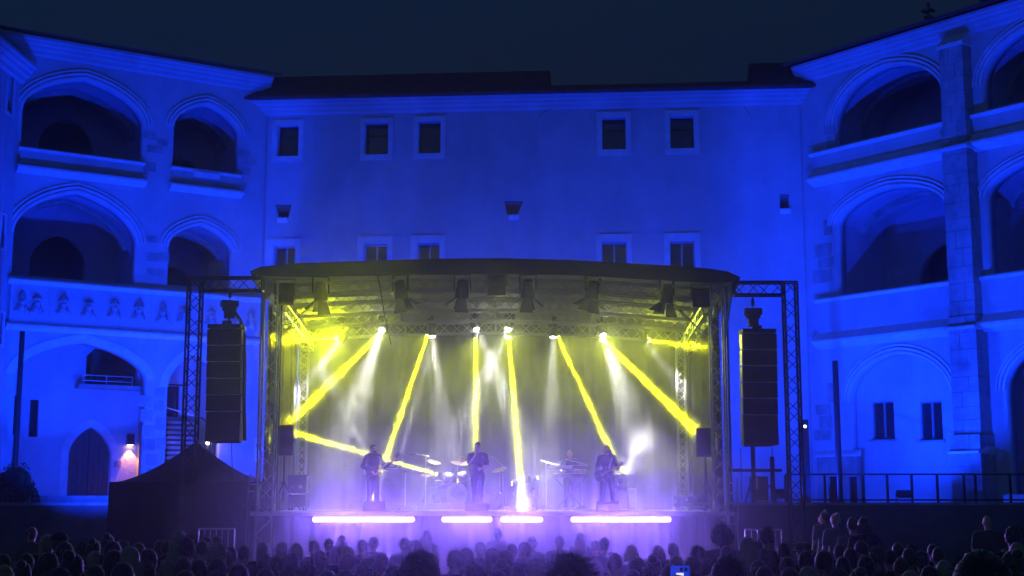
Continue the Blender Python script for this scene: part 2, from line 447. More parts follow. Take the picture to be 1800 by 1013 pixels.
# jamb stones between the arches
it = []
for (px, py, w, h) in ((257, 292, .55, .38), (268, 262, .62, .3), (259, 238, .5, .3), (281, 250, .42, .26), (258, 420, .6, .26), (266, 452, .55, .34), (284, 452, .4, .36), (270, 478, .7, .28), (424, 270, .5, .3), (432, 284, .6, .24), (425, 300, .5, .3),
                       (250, 705, .5, .42), (253, 730, .45, .45), (256, 757, .48, .4), (258, 782, .46, .42), (262, 808, .5, .4), (264, 834, .5, .45), (276, 690, .4, .34), (274, 712, .38, .4), (277, 745, .36, .5), (279, 780, .34, .44)):
    s, z = W(px, py); it.append((s - w / 2 + .1, s + w / 2 + .1, z - h / 2, z + h / 2, .012))
stones(LW, it)
# ---- porch behind the big ground arch
PD = 2.6
Wp = lambda px, py: FL.w(px, py, PD)
fl = TZ + .32
dl, dr = Wp(121, 800)[0], Wp(195, 800)[0]
door_a = (dl, dr, fl, Wp(158, 800)[1], Wp(158, 751)[1], .35)
bx0, bx1 = Wp(151, 650)[0], Wp(300, 650)[0]; bz0, bz1, bz2 = Wp(180, 679)[1], Wp(150, 626)[1], Wp(167, 612)[1]
bal = [(bx0, bz0), (bx1, bz0), (bx1, bz2), (Wp(168, 612)[0], bz2), (bx0, bz1)]
sx = (G1[1] + G2[0]) / 2 + .25
bx1 = min(bx1, sx - .2)
bal = [(bx0, bz0), (bx1, bz0), (bx1, bz2), (Wp(168, 612)[0], bz2), (bx0, bz1)]
px0, px1, pz1 = G1[0] - .6, G2[1] + .6, G1[4] + .6
sl1 = [rect(Wp(a, 730)[0], Wp(b, 730)[0], Wp(a, c)[1], Wp(a, d)[1]) for a, b, c, d in ((52, 69, 768, 702), (22, 33, 764, 694))]
wx0, wx1 = Wp(290, 700)[0], Wp(317, 700)[0]; wz0, wz1 = Wp(300, 733)[1], Wp(300, 678)[1]
sx = (G1[1] + G2[0]) / 2 + .25
o = link('porch_wall', wall_mesh('porch_wall', rect(px0 - .4, sx - .0, TZ, pz1), [arch_poly(*door_a), bal] + sl1, .5, M['plaster']), LW); o.location.y = PD
o = link('porch_wall', wall_mesh('porch_wall', rect(sx + .02, px1, TZ, pz1), [rect(wx0, wx1, wz0, wz1)], .5, M['plaster']), LW); o.location.y = PD
slab(LW, 'porch_divider', M['plaster'], sx - .12, sx + .12, TL, PD, TZ, pz1)
slab(LW, 'porch_side', M['plaster'], px0 - .2, px0, TL, PD, TZ, pz1); slab(LW, 'porch_side', M['plaster'], px1 - .01, px1 + .2, TL, PD, TZ, pz1)
slab(LW, 'porch_ceiling', M['plaster_in'], px0 - .2, px1 + .2, TL, PD + .5, pz1 - .02, pz1 + .2)
slab(LW, 'porch_floor', M['stone'], px0 - .2, px1 + .2, -1.3, PD + .5, TZ - .1, fl)
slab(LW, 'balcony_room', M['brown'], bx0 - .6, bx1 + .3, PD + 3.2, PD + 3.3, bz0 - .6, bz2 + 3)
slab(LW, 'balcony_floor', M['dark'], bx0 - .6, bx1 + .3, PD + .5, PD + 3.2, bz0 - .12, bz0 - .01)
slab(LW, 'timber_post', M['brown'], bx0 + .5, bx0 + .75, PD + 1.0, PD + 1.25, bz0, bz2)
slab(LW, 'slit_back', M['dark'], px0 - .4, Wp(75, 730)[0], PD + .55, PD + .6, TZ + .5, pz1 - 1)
slab(LW, 'window', M['glass'], wx0 - .05, wx1 + .05, PD + .3, PD + .34, wz0 - .05, wz1 + .05)
slab(LW, 'lintel', M['iron'], wx0 - .05, wx1 + .25, PD - .03, PD + .02, wz1 + .003, wz1 + .06)
bp = slab(LW, 'balcony_slab', M['stone'], Wp(131, 679)[0], bx1, PD - .7, PD, bz0 - .14, bz0)
rl = MB()
by = PD - .62
r0, r1 = FL.w(146, 668, by)[0], FL.w(233, 668, by)[0]
for zz in (.34, .14): rl.tube((r0, by, bz0 + zz), (r1, by, bz0 + zz), .02, 6)
for f in (0, .47, 1): rl.tube((r0 + (r1 - r0) * f, by, bz0), (r0 + (r1 - r0) * f, by, bz0 + .34), .02, 6)
rl.build('balcony_rail', M['galv'], LW)
# door: two leaves of planks
dpoly = arch_poly(*door_a)
ddoor = link('door', None, LW); ddoor.location = (0, PD + .22, 0)
dw = (dr - dl) / 8
for i in range(8):
    a0, a1 = dl + i * dw + .006, dl + (i + 1) * dw - .006
    def top(x):
        c = arch_curve(*[door_a[0], door_a[1], door_a[3], door_a[4], door_a[5]], 40)
        for p, q in zip(c[:-1], c[1:]):
            if p[0] <= x <= q[0] + 1e-6: return p[1] + (q[1] - p[1]) * (x - p[0]) / max(1e-6, q[0] - p[0])
        return door_a[3]
    n = 5; pts = [(a0, fl), (a1, fl)] + [(a1 + (a0 - a1) * j / n, top(a1 + (a0 - a1) * j / n)) for j in range(n + 1)]
    MB().prism(pts, .012 * (i % 2), .06).build('plank', M['wood'], ddoor)
slab(ddoor, 'meeting_gap', M['dark'], (dl + dr) / 2 - .02, (dl + dr) / 2 + .02, -.03, -.002, fl, door_a[4] - .12)
MB().tube(((dl + dr) / 2 + .1, -.05, fl + 1.1), ((dl + dr) / 2 + .25, -.05, fl + 1.1), .015, 6).build('handle', M['iron'], ddoor)
MB().band([(dl, fl)] + arch_curve(dl, dr, door_a[3], door_a[4], .35, 24) + [(dr, fl)], .02, .3, PD - .03, PD + .02).build('door_surround', M['stone_lt'], LW)
# spiral stair in the small arch
st = link('staircase', None, LW)
for i in range(8):
    s_a, z_a = FL.w(286, 803 - i * 9.2, 1.5); s_b, _ = FL.w(334, 800, 1.5)
    MB().bb(s_a + .05 * i, s_b + .35, 1.0 + .14 * i, PD, z_a - .10, z_a).build('step', M['stone'], st)
    MB().bb(s_a + .05 * i + .05, s_b + .3, 1.06 + .14 * i, PD, z_a - .2, z_a - .103).build('riser', M['dark_stone'], st)
hr = MB(); hr.path([FL_p for FL_p in [(*[FL.w(290, 716, 1.3)[0]], 1.3, FL.w(290, 716, 1.3)[1]), (FL.w(345, 732, 1.3)[0], 1.3, FL.w(345, 732, 1.3)[1])]], .025)
hr.build('handrail', M['galv'], LW)
hr = MB(); pts = []
for px, py in ((352, 734), (360, 738), (366, 748), (370, 762), (372, 800)): s, z = FL.w(px, py, .2); pts.append((s, .2, z))
hr.path(pts, .03).build('curved_pipe', M['iron'], LW)
# lower plain wall, sign
s, z = W(457, 792)
sg = tag(link('wall_sign', MB().bb(s - .22, s + .22, -.05, -.02, z - .45, z + .45).mesh('wall_sign', M['white'])), 'small pale notice board with a letter W on blue wall beside the stage tower', 'sign')
sg.matrix_world = Matrix.Translation(FL.o) @ Matrix.Rotation(FL.az, 4, 'Z')
def text(body, size, loc, parent, m, name='lettering', rotm=None):
    c = bpy.data.curves.new(name, 'FONT'); c.body = body; c.size = size; c.extrude = .003; c.align_x = 'CENTER'; c.align_y = 'CENTER'
    tmp = bpy.data.objects.new('t', c); COL.objects.link(tmp)
    dg = bpy.context.evaluated_depsgraph_get(); dg.update(); me = bpy.data.meshes.new_from_object(tmp.evaluated_get(dg)); bpy.data.objects.remove(tmp)
    me.materials.clear(); me.materials.append(m); me.name = name
    o = link(name, me, parent); o.location = loc; o.rotation_euler = (R(90), 0, 0); return o
text('W', .3, (s - .05, -.056, z + .12), sg, M['iron'])

# ================================================================ CORNER TOWER, far left
LB = wing('corner_block', 'narrow blue lit castle block at the left with slit windows and a steep cornice', 'castle block', FB)
Wb = FB.w
ztB = Wb(60, 112, -.5)[1]
hb = []
for (a, b, c, d) in ((8, 24, 203, 124), (-3, 9, 440, 372), (-6, 6, 610, 545)):
    hb.append(rect(Wb(a, c)[0], Wb(b, c)[0], Wb((a + b) / 2, c)[1], Wb((a + b) / 2, d)[1]))
link('wall', wall_mesh('wall', rect(-14, -.05, TZ - .3, ztB - .05), hb, .5, M['plaster']), LB)
for h in hb:
    wnd = slab(LB, 'window', M['glass'], h[0][0] - .05, h[1][0] + .05, .32, .36, h[0][1] - .05, h[2][1] + .05)
    MB().band(h + [h[0]], .02, .16, -.02, .03).build('window_surround', M['stone_lt'], LB)
cornice(LB, -14, .1, ztB, .7, .5)
MB().lathe([(3.2, 0), (3.0, .6), (2.3, 1.9), (1.2, 2.8), (.3, 3.4)], (-3.4, 3.2, ztB + .0), n=24).build('roof', M['tile'], LB, True)

# ================================================================ CENTRE HALL
CH = wing('castle_hall', 'long blue lit castle hall with two rows of windows behind the stage roof', 'castle hall', FC)
Wc = FC.w
ztC = .5 * (Wc(440, 173, -.5)[1] + Wc(1440, 149, -.5)[1])
uw = [((478.5, 533.5, 211, 285), (487, 525.5, 219, 275.5)), ((633.6, 691, 208, 282), (641, 683, 214.5, 272.5)), ((727, 782.5, 205, 279.5), (735, 775, 212.5, 270.5)), ((1049, 1109, 197, 274), (1058, 1100, 205.5, 263.6)), ((1169, 1229, 194.5, 271.5), (1177.6, 1220, 203, 261.7))]
lw = [((467, 527, 420, 506), (479.6, 519, 431, 496)), ((628, 689.4, 415.6, 502), (638, 680.6, 428, 492)), ((721.8, 781.8, 413.7, 500), (732.5, 773, 426.4, 490)), ((1048.5, 1111, 411.8, 498), (1057, 1102.6, 424.4, 488)), ((1167.8, 1231.8, 409.8, 497), (1177.6, 1222, 422.8, 487))]
def rc(q):
    a, b, c, d = q; xm, ym = (a + b) / 2, (c + d) / 2
    return (Wc(a, ym)[0], Wc(b, ym)[0], Wc(xm, d)[1], Wc(xm, c)[1])
nich = [[(483, 359), (513, 359), (507, 383), (489, 383)], [(886, 353), (921, 353), (909, 378), (891, 378)], [(1370.5, 341), (1387.5, 341), (1387, 367), (1371, 367)]]
holes = [rect(*rc(o)) for f, o in uw + lw] + [[Wc(*p) for p in reversed(n)] for n in nich]
link('wall', wall_mesh('wall', rect(sc0 + .002, sc1 - .002, TZ - .3, ztC - .05), holes, .7, M['plaster']), CH)
for i, (f, op) in enumerate(uw + lw):
    a, b, c, d = rc(op); fa, fb, fc, fd = rc(f)
    m = MB()
    m.bb(fa, a + .01, -.05, .04, fc, fd); m.bb(b - .01, fb, -.05, .04, fc, fd); m.bb(a + .01, b - .01, -.05, .04, fc, c + .01); m.bb(a + .01, b - .01, -.05, .04, d - .01, fd)
    m.build('window_surround', M['stone_lt'], CH)
    y = .5
    w_ = slab(CH, 'window', M['glass'], a - .02, b + .02, y, y + .03, c - .02, d + .02)
    fr = MB(); t_ = .05
    fr.bb(a, a + t_, y - .05, y - .003, c, d); fr.bb(b - t_, b, y - .05, y - .003, c, d); fr.bb(a + t_, b - t_, y - .05, y - .003, c, c + t_); fr.bb(a + t_, b - t_, y - .05, y - .003, d - t_, d)
    dim = i < 5
    fr.build('frame', M['iron' if dim else 'frame'], w_)
    if not dim: MB().bb((a + b) / 2 - .03, (a + b) / 2 + .03, y - .06, y - .004, c + t_, d - t_).build('mullion', M['frame'], w_)
    else: MB().bb(a + t_, b - t_, y - .045, y - .004, (c + d) / 2 + .2, (c + d) / 2 + .24).build('transom', M['iron'], w_)
for n in nich:
    pts = [Wc(*p) for p in n]; xa = min(p[0] for p in pts); xb = max(p[0] for p in pts); za = min(p[1] for p in pts); zb = max(p[1] for p in pts)
    MB().add([(xa - .02, .06, zb + .02), (xb + .02, .06, zb + .02), ((xa + xb) / 2 + .12, .5, za - .02), ((xa + xb) / 2 - .12, .5, za - .02)], [(0, 1, 2, 3)]).build('niche_back', M['dark_stone'], CH)
    xm = (xa + xb) / 2; MB().profile([(.1, za - .01), (-.14, za - .01), (-.14, za - .08), (-.02, za - .2), (.1, za - .2)], xm - .2, xm + .2).build('niche_ledge', M['stone_lt'], CH)
eL, eR = Wc(428, 172, -.5)[0], Wc(1456, 150, -.5)[0]
cornice(CH, eL, eR, ztC, .6, .42)
# roof in two stretches of different height
def roofpiece(x0, x1, h, hip0=0, hip1=0):
    z = ztC + .02
    vs = [(x0, -.6, z), (x1, -.6, z), (x1 - hip1, -.6 + h, z + h), (x0 + hip0, -.6 + h, z + h), (x0, h + 3, z), (x1, h + 3, z), (x0, -.6, z - .1), (x1, -.6, z - .1), (x0, h + 3, z - .1), (x1, h + 3, z - .1)]
    return MB().add(vs, [(0, 1, 2, 3), (3, 2, 5, 4), (0, 3, 4), (1, 5, 2), (6, 8, 9, 7), (0, 6, 7, 1), (4, 5, 9, 8), (0, 4, 8, 6), (1, 7, 9, 5)]).build('roof', M['tile'], CH)
xr = Wc(968, 150, 1)[0]; xr2 = Wc(1316, 140, 1)[0]
roofpiece(eL, xr, 1.15, .8, 0); roofpiece(xr2, eR, 1.3, 0, .4); roofpiece(xr + .01, xr2 - .01, .25)
# rainwater pipes
for px in (470, 1406):
    s, z = Wc(px, 190); 
    MB().path([(s, -.1, ztC - .8), (s, -.06, ztC - 1.4), (s, -.06, TZ)], .035 if px < 900 else .015, 8).build('rain_pipe', M['frame'], CH)
# old plaster scars
for pts in (((1025, 193), (1035, 200), (1045, 222)), ((966, 193), (950, 205), (942, 222), (942, 270)), ((1294, 185), (1306, 188), (1322, 213)), ((480, 200), (470, 206), (466, 216))):
    q = [Wc(*p) for p in pts]; MB().path([(a, -.012, b) for a, b in q], .03, 6).build('plaster_scar', M['plaster'], CH)

# ================================================================ RIGHT WING
RW = wing('arcade_wing', 'blue lit castle wing with round arched galleries and a tall stone buttress', 'castle wing', FR)
Wr = FR.w
ztR = .5 * (Wr(1410, 111, -.5)[1] + Wr(1655, 35, -.5)[1])
bU = (.5 * (Wr(1464, 255)[0] + Wr(1469, 218)[0]), Wr(1660, 200)[0], Wr(1560, 236)[1], Wr(1469, 218)[1], Wr(1582, 109)[1], .06)
bM = (Wr(1471, 450)[0], Wr(1664, 400)[0], Wr(1560, 508)[1], Wr(1474, 397)[1], Wr(1578, 326)[1], .12)
bG = (Wr(1496, 760)[0], Wr(1672, 700)[0], TZ, Wr(1494, 706)[1], Wr(1583, 622)[1], .06)
pS0, pS1 = Wr(1654, 150, -.5)[0], Wr(1696, 150, -.5)[0]
stp = (pS1 - bU[0]) + .35
def sh(a): return (a[0] + stp, a[1] + stp) + a[2:]
cU, cM, cG = sh(bU), sh(bM), sh(bG)
sEnd = cU[1] + 1.5
holes = [arch_poly(*a) for a in (bU, bM, bG, cU, cM, cG)]
link('wall', wall_mesh('wall', rect(.0, sEnd, TZ - .3, ztR - .05), holes, TL, M['plaster']), RW)
cornice(RW, -.02, sEnd, ztR, .62, .42)
MB().add([(-.3, -.62, ztR + .02), (sEnd, -.62, ztR + .02), (sEnd, 6, ztR + 2.2), (-.3, 6, ztR + 2.2), (-.3, -.62, ztR + .14), (sEnd, -.62, ztR + .14), (sEnd, 6, ztR + 2.35), (-.3, 6, ztR + 2.35)],
         [(0, 1, 2, 3), (4, 7, 6, 5), (0, 4, 5, 1), (1, 5, 6, 2), (2, 6, 7, 3), (3, 7, 4, 0)]).build('roof', M['tile'], RW)
for a in (bU, bM, cU, cM): mouldings(RW, a)
for a in (bG, cG): mouldings(RW, a)
for a in (bU, cU):
    s0, s1, zb = a[:3]; w = s1 - s0; gallery(RW, a, 3.4, TL, [(s0 + .30 * w, s0 + .68 * w, zb - .4, zb + .55, zb + 1.15, 0, 14)])
for a in (bM, cM):
    s0, s1, zb = a[:3]; w = s1 - s0; gallery(RW, a, 3.4, TL, [(s0 + .26 * w, s0 + .74 * w, zb - .4, zb + .75, zb + 2.0, .25, 14)])
for a in (cG,):
    gallery(RW, (a[0], a[1], TZ + .9, a[3], a[4], a[5]), 4.0, TL, [(a[0] + .6, a[0] + 2.2, TZ, TZ + 1.9, TZ + 2.9, .2, 14)])
# blind ground bay with two windows
rd = .38
wnd = [(1530, 1572, 705, 773), (1614, 1656.5, 705, 774)]
hs = []
for a, b, c, d in wnd: hs.append(rect(FR.w(a, 740, rd)[0], FR.w(b, 740, rd)[0], FR.w(1590, d, rd)[1], FR.w(1590, c, rd)[1]))
# heights differ along the receding wall, so take them at each window
hs = []
for a, b, c, d in wnd:
    xm = (a + b) / 2; hs.append(rect(FR.w(a, 740, rd)[0], FR.w(b, 740, rd)[0], FR.w(xm, d, rd)[1], FR.w(xm, c, rd)[1]))
o = link('bay_wall', wall_mesh('bay_wall', rect(bG[0] - .1, bG[1] + .3, TZ - .1, bG[4] + .1), hs, .4, M['plaster']), RW); o.location.y = rd
for h in hs:
    a, b, c, d = h[0][0], h[1][0], h[0][1], h[2][1]; y = rd + .22
    w_ = slab(RW, 'window', M['glass'], a - .02, b + .02, y, y + .03, c - .02, d + .02)
    fr = MB(); t_ = .06
    fr.bb(a, a + t_, y - .06, y - .003, c, d); fr.bb(b - t_, b, y - .06, y - .003, c, d); fr.bb(a + t_, b - t_, y - .06, y - .003, c, c + t_); fr.bb(a + t_, b - t_, y - .06, y - .003, d - t_, d)
    fr.build('frame', M['frame_dark'], w_)
    MB().bb((a + b) / 2 - .035, (a + b) / 2 + .035, y - .07, y - .004, c + t_, d - t_).build('mullion', M['frame_dark'], w_)
    MB().bb(a - .08, b + .08, rd - .08, rd + .2, c - .07, c - .003).build('sill', M['stone'], RW)
# parapets and string courses of the two gallery floors
zu = .5 * (Wr(1425.5, 270, -.2)[1] + Wr(1652, 215, -.2)[1]); zus = .5 * (Wr(1429, 316, -.4)[1] + Wr(1695, 258, -.4)[1])
zm = .5 * (Wr(1424, 528, -.2)[1] + Wr(1660, 494.5, -.2)[1]); zms = .5 * (Wr(1430.5, 605, -.4)[1] + Wr(1705, 574, -.4)[1])
sp0 = Wr(1427, 290, -.2)[0]
def ppet(s0, s1, zt, zs):
    zb = zs + .40
    MB().bb(s0, s1, -.18, .3, zb, zt - .16).build('parapet', M['plaster'], RW)
    MB().profile([(.32, zt), (-.28, zt), (-.32, zt - .06), (-.26, zt - .12), (-.2, zt - .16), (.32, zt - .16)], s0 - .08, s1).build('coping', M['stone_lt'], RW)
    MB().profile([(0, zs + .42), (-.16, zs + .42), (-.50, zs + .08), (-.50, zs), (-.4, zs - .08), (-.1, zs - .2), (0, zs - .2)], s0 - .05, s1).build('string_course', M['stone_lt'], RW)
ppet(sp0, pS0 - .01, zu, zus); ppet(pS1 + .01, sEnd, zu, zus)
ppet(sp0, pS0 - .01, zm, zms); ppet(pS1 + .01, sEnd, zm, zms)
# buttress of ashlar courses with set-offs
pier = link('buttress', MB().bb(pS0 + .03, pS1 - .03, -.50, .0, TZ, ztR - 1.0).mesh('buttress', M['dark_stone']), RW)
z = TZ; topz = ztR - .95; k = 0
while z < topz - .1:
    grow = .22 if z < Wr(1690, 793, -.7)[1] else (.10 if z < zms else (.05 if z < zus else 0))
    h = min(random.choice((.42, .5, .56, .62)), topz - z)
    x0, x1, yf = pS0 - grow * .5, pS1 + grow * .5, -.55 - grow * 1.5
    cuts = [x0, x0 + (x1 - x0) * (.38 if k % 2 else .64), x1] if h > .45 else [x0, x1]
    for a, b in zip(cuts[:-1], cuts[1:]):
        MB().bb(a + .006, b - .006, yf + random.uniform(-.012, .012), -.02, z + .006, z + h - .006).build('stone', M['stone'], pier)
    z += h; k += 1
for zz, gr in ((zms, .3), (zus, .22), (Wr(1690, 793, -.7)[1], .42)):
    MB().profile([(0, zz + .14), (-.5, zz + .14), (-.6 - gr, zz - .02), (-.6 - gr, zz - .1), (0, zz - .14)], pS0 - .12, pS1 + .12).build('set_off', M['stone_lt'], pier)
MB().profile([(0, topz + .5), (-.62, topz), (-.62, topz - .12), (0, topz - .12)], pS0 - .05, pS1 + .05).build('cap_stone', M['stone_lt'], pier)
# respond left of the ground arch
s0, s1 = Wr(1437, 840, -.2)[0], Wr(1510, 840, -.1)[0]
zz = Wr(1470, 800, -.3)[1]
MB().bb(s0, s1, -.2, .0, TZ, zz).build('respond_base', M['stone'], RW); MB().profile([(0, zz + .18), (-.26, zz + .02), (-.26, zz - .06), (0, zz - .06)], s0 - .05, s1 + .05).build('set_off', M['stone_lt'], RW)
it = []
for (px, py, w, h) in ((1447, 440, .8, .5), (1452, 462, .7, .4), (1446, 486, .9, .5), (1455, 400, .4, .6), (1447, 720, .7, .4), (1452, 742, .6, .5), (1446, 765, .8, .4), (1461, 250, .4, .5), (1457, 228, .5, .4), (1462, 690, .4, .7)):
    s, z = Wr(px, py); it.append((s - w / 2, s + w / 2, z - h / 2, z + h / 2, .012))
stones(RW, it)
slab(RW, 'wall_bench', M['stone_lt'], pS1 + .9, sEnd, -1.0, -.1, TZ + .09, TZ + .34)
# gable finials behind the eaves
for px, py, Y, big in ((1633, 36, 50.5, 1.0), (1735, 6, 49.0, 1.4)):
    p = at(px, py, Y); f = thing('stone_finial', 'dark leafed stone finial on the right roof edge, the ' + ('smaller' if big == 1 else 'larger') + ' one', 'finial', p, 0, 'roof finials')
    m = MB().tube((0, 0, -1.2), (0, 0, .3), .06 * big, 8, .05 * big); m.ell((0, 0, .62 * big), (.07, .07, .13), 8, 6)
    m.build('shaft', M['dark_stone'], f)
    for zc, rr in ((.38, .17), (.12, .1)):
        m2 = MB()
        for q in range(4): m2.ell((rr * big * math.cos(q * math.pi / 2), rr * big * math.sin(q * math.pi / 2), zc * big), (.11 * big, .11 * big, .07 * big), 8, 6)
        m2.ell((0, 0, zc * big), (.1 * big, .1 * big, .06 * big), 8, 6); m2.build('leaf_crown', M['dark_stone'], f)
# ---------------------------------------------------------------- blue floodlights that wash the castle
def floodlight(loc, target, label, energy, ang=140, body=True):
    o = thing('floodlight', label, 'floodlight', loc, 0, 'blue floodlights at the castle walls')
    d = Vector(target) - Vector(loc); yaw = math.atan2(-d.x, d.y); o.rotation_euler = (0, 0, yaw)
    el = math.atan2(d.z, math.hypot(d.x, d.y)); rot = Matrix.Rotation(el, 3, 'X')
    c = Vector((0, 0, .26))
    m = MB().box(c, (.46, .16, .3), rot); bevel(m.build('body', M['fixture'], o))
    m = MB().box(c + rot @ Vector((0, .083, 0)), (.42, .004, .26), rot); m.build('lens', M['bluel'], o)
    m = MB()
    for x in (-.26, .26): m.bb(x - .012, x + .012, -.03, .03, .02, .28)
    m.bb(-.27, .27, -.06, .06, 0, .02); m.build('yoke', M['fixture'], o)
    l = spot('flood_lamp', Vector(loc) + Vector((0, 0, .26)) + d.normalized() * .12, target, BLUE, energy, .12, ang, .5)
    return o
def fp(F, px, py, off): 
    s, z = F.w(px, py, off); return F.pt(s, off, TZ + .1)
def fs(F, px, off):
    s, z = F.w(px, 800, 0); return F.pt(s, off, TZ + .1)
floodlight(fs(FL, 190, -4.6), FL.pt(FL.w(170, 500)[0], 0, 8.5), 'blue floodlight behind the black tent aimed up the big arches', P_FLOOD * .6)
floodlight(fs(FL, 400, -3.6), FL.pt(FL.w(380, 500)[0], 0, 9.5), 'blue floodlight beside the left speaker tower aimed up the small arches', P_FLOOD * .3)
floodlight(fp(FR, 1582, 700, -3.0), FR.pt(FR.w(1600, 450)[0], 0, 10.0), 'blue floodlight on the terrace floor behind the railing below the two windows', P_FLOOD * .35)
floodlight(at(1374, 880, 43.9).xy.to_3d() + Vector((0, 0, TZ + .1)), FR.pt(FR.w(1600, 450)[0], 0, 8.5), 'blue floodlight on the terrace beside the scaffold posts', P_FLOOD * .6)
floodlight(at(720, 800, 44.8).xy.to_3d() + Vector((0, 0, TZ + .1)), FC.pt(-3.2, 0, 11.5), 'blue floodlight behind the stage backdrop towards the left wing', P_FLOOD * .75)
floodlight(at(1120, 800, 44.4).xy.to_3d() + Vector((0, 0, TZ + .1)), FC.pt(4.6, 0, 11.5), 'blue floodlight behind the stage backdrop towards the right wing', P_FLOOD * .75)

floodlight((-11.6, 37.0, GROUND_FAR), FL.pt(FL.w(190, 420)[0], 0, 10.5), 'blue floodlight on the courtyard ground left of the tent aimed at the left galleries', P_FLOOD * 2.5, 56)
floodlight((8.6, 36.6, GROUND_FAR), FR.pt(FR.w(1640, 420)[0], 0, 10.5), 'blue floodlight on the courtyard ground right of the stage aimed at the right galleries', P_FLOOD * 2.5, 56)
# ================================================================ STAGE
SX0, SX1, SY0, SY1 = -6.6, 5.55, 36.5, 43.0-.05
DZ = 1.62
def truss(parent, name, p, q, w, m, n=None, up=(0, 0, 1), lm=None, lr=.011, cr=.025, tri=False):
    """lattice girder between p and q: four chords (the part) and its zigzag lacing (the sub-part)"""
    p = Vector(p); q = Vector(q); d = (q - p).normalized(); up = Vector(up)
    x = d.cross(up).normalized(); y = x.cross(d).normalized(); h = w / 2
    cs = [x * h + y * h, -x * h + y * h, -x * h - y * h, x * h - y * h]
    mb = MB()
    for c in cs: mb.tube(p + c, q + c, cr, 8)
    L = (q - p).length; n = n or max(2, round(L / (w * 1.0)))
    for f in (0, 1):
        b = p + d * (L * f)
        for i in range(4): mb.tube(b + cs[i], b + cs[(i + 1) % 4], cr * .8, 6)
    o = mb.build(name, m, parent, True)
    lb = MB()
    for i in range(n):
        a, b = p + d * (L * i / n), p + d * (L * (i + 1) / n)
        for k in range(4):
            c0, c1 = cs[k], cs[(k + 1) % 4]
            if (i + k) % 2: c0, c1 = c1, c0
            lb.tube(a + c0, b + c1, lr, 5, cap=False)
    lb.build('lacing', lm or m, o, True)
    return o
stage = thing('stage', 'open-air concert stage with arched black roof on aluminium towers', 'stage')
slab(stage, 'deck', M['deck'], SX0 - .3, SX1 + .3, SY0, SY1, DZ - .12, DZ)
slab(stage, 'deck_edge', M['alu'], SX0 - .3, SX1 + .3, SY0 - .03, SY0 - .002, DZ - .12, DZ - .005)
# black cloth skirt with folds
def drape(x0, x1, y, z0, z1, amp, wl, axis='x', seed=0, n=None):
    n = n or int(abs(x1 - x0) / wl * 8); rnd = random.Random(seed); ph = [rnd.uniform(0, 6) for _ in range(3)]
    vs = []
    for i in range(n + 1):
        t = x0 + (x1 - x0) * i / n
        o = amp * (math.sin(2 * math.pi * t / wl + ph[0]) + .5 * math.sin(2 * math.pi * t / (wl * .63) + ph[1]) + .3 * math.sin(t * 2.1 + ph[2]))
        for z, k in ((z0, 1.0), ((z0 + z1) / 2, .8), (z1, .45)):
            vs.append((t, y + o * k, z) if axis == 'x' else (y + o * k, t, z))
    fs = [(i * 3 + j, (i + 1) * 3 + j, (i + 1) * 3 + j + 1, i * 3 + j + 1) for i in range(n) for j in range(2)]
    return MB().add(vs, fs)
drape(SX0 - .3, SX1 + .3, SY0 + .05, GROUND_FAR, DZ - .12, .025, .35, seed=1).build('skirt', M['drape'], stage, True)
drape(SX0 - .1, SX1 + .1, SY1 - .25, DZ, 7.75, .03, .5, seed=2).build('backdrop', M['drape'], stage, True)
sdr = MB(); sdr.add(*[(a, b) for a, b in [(lambda d: (d.v, d.f))(drape(37.3, SY1 - .3, SX1 + .12, DZ, 7.3, .05, .45, 'y', 3))]][0]).build('side_curtain', M['drape'], stage, True)
d4 = drape(37.3, SY1 - .3, SX0 - .12, DZ, 7.3, .05, .45, 'y', 4); d4.build('side_curtain', M['drape'], stage, True)
# towers
TW = .36
def zat(px, py, Y): return at(px, py, Y).z
zr_front = zat(800, 492, SY0)
towers = [(at(472, 700, SY0 + .2).x, SY0 + .2, .42), (at(1263, 700, SY0 + .2).x, SY0 + .2, .36), (at(1198, 700, SY1 - .5).x, SY1 - .5, .26), (at(533, 700, SY1 - .5).x, SY1 - .5, .26)]
for (x, y, w) in towers:
    truss(stage, 'tower', (x, y, GROUND_FAR), (x, y, zat(900, 497, SY0) if y < 40 else 7.5), w, M['alu'], lr=.013, cr=.028, up=(0, 1, 0))
    for dz in (0,):
        slab(stage, 'base_plate', M['alu'], x - w * .8, x + w * .8, y - w * .8, y + w * .8, GROUND_FAR, GROUND_FAR + .05)
# round poles beside the towers
for px, m_ in ((489, 'alu'), (1283, 'alu')):
    x = at(px, 700, SY0 + .35).x; MB().tube((x, SY0 + .5, GROUND_FAR), (x, SY0 + .5, 7.7), .035, 8).build('side_pole', M['shade_truss'], stage, True)
for px in (503, 512, 1212, 1233, 1246): 
    x = at(px, 700, 41).x; MB().tube((x, 41, DZ), (x, 41, 7.3), .025, 8).build('side_pole', M['shade_truss'], stage, True)
# brace poles under the roof corners
a = at(1287, 505, SY0); b = at(1273, 600, SY0); MB().tube(a, b, .04, 8).build('brace', M['galv'], stage, True)
a = at(461, 505, SY0); b = at(463, 600, SY0); MB().tube(a, b, .04, 8).build('brace', M['galv'], stage, True)
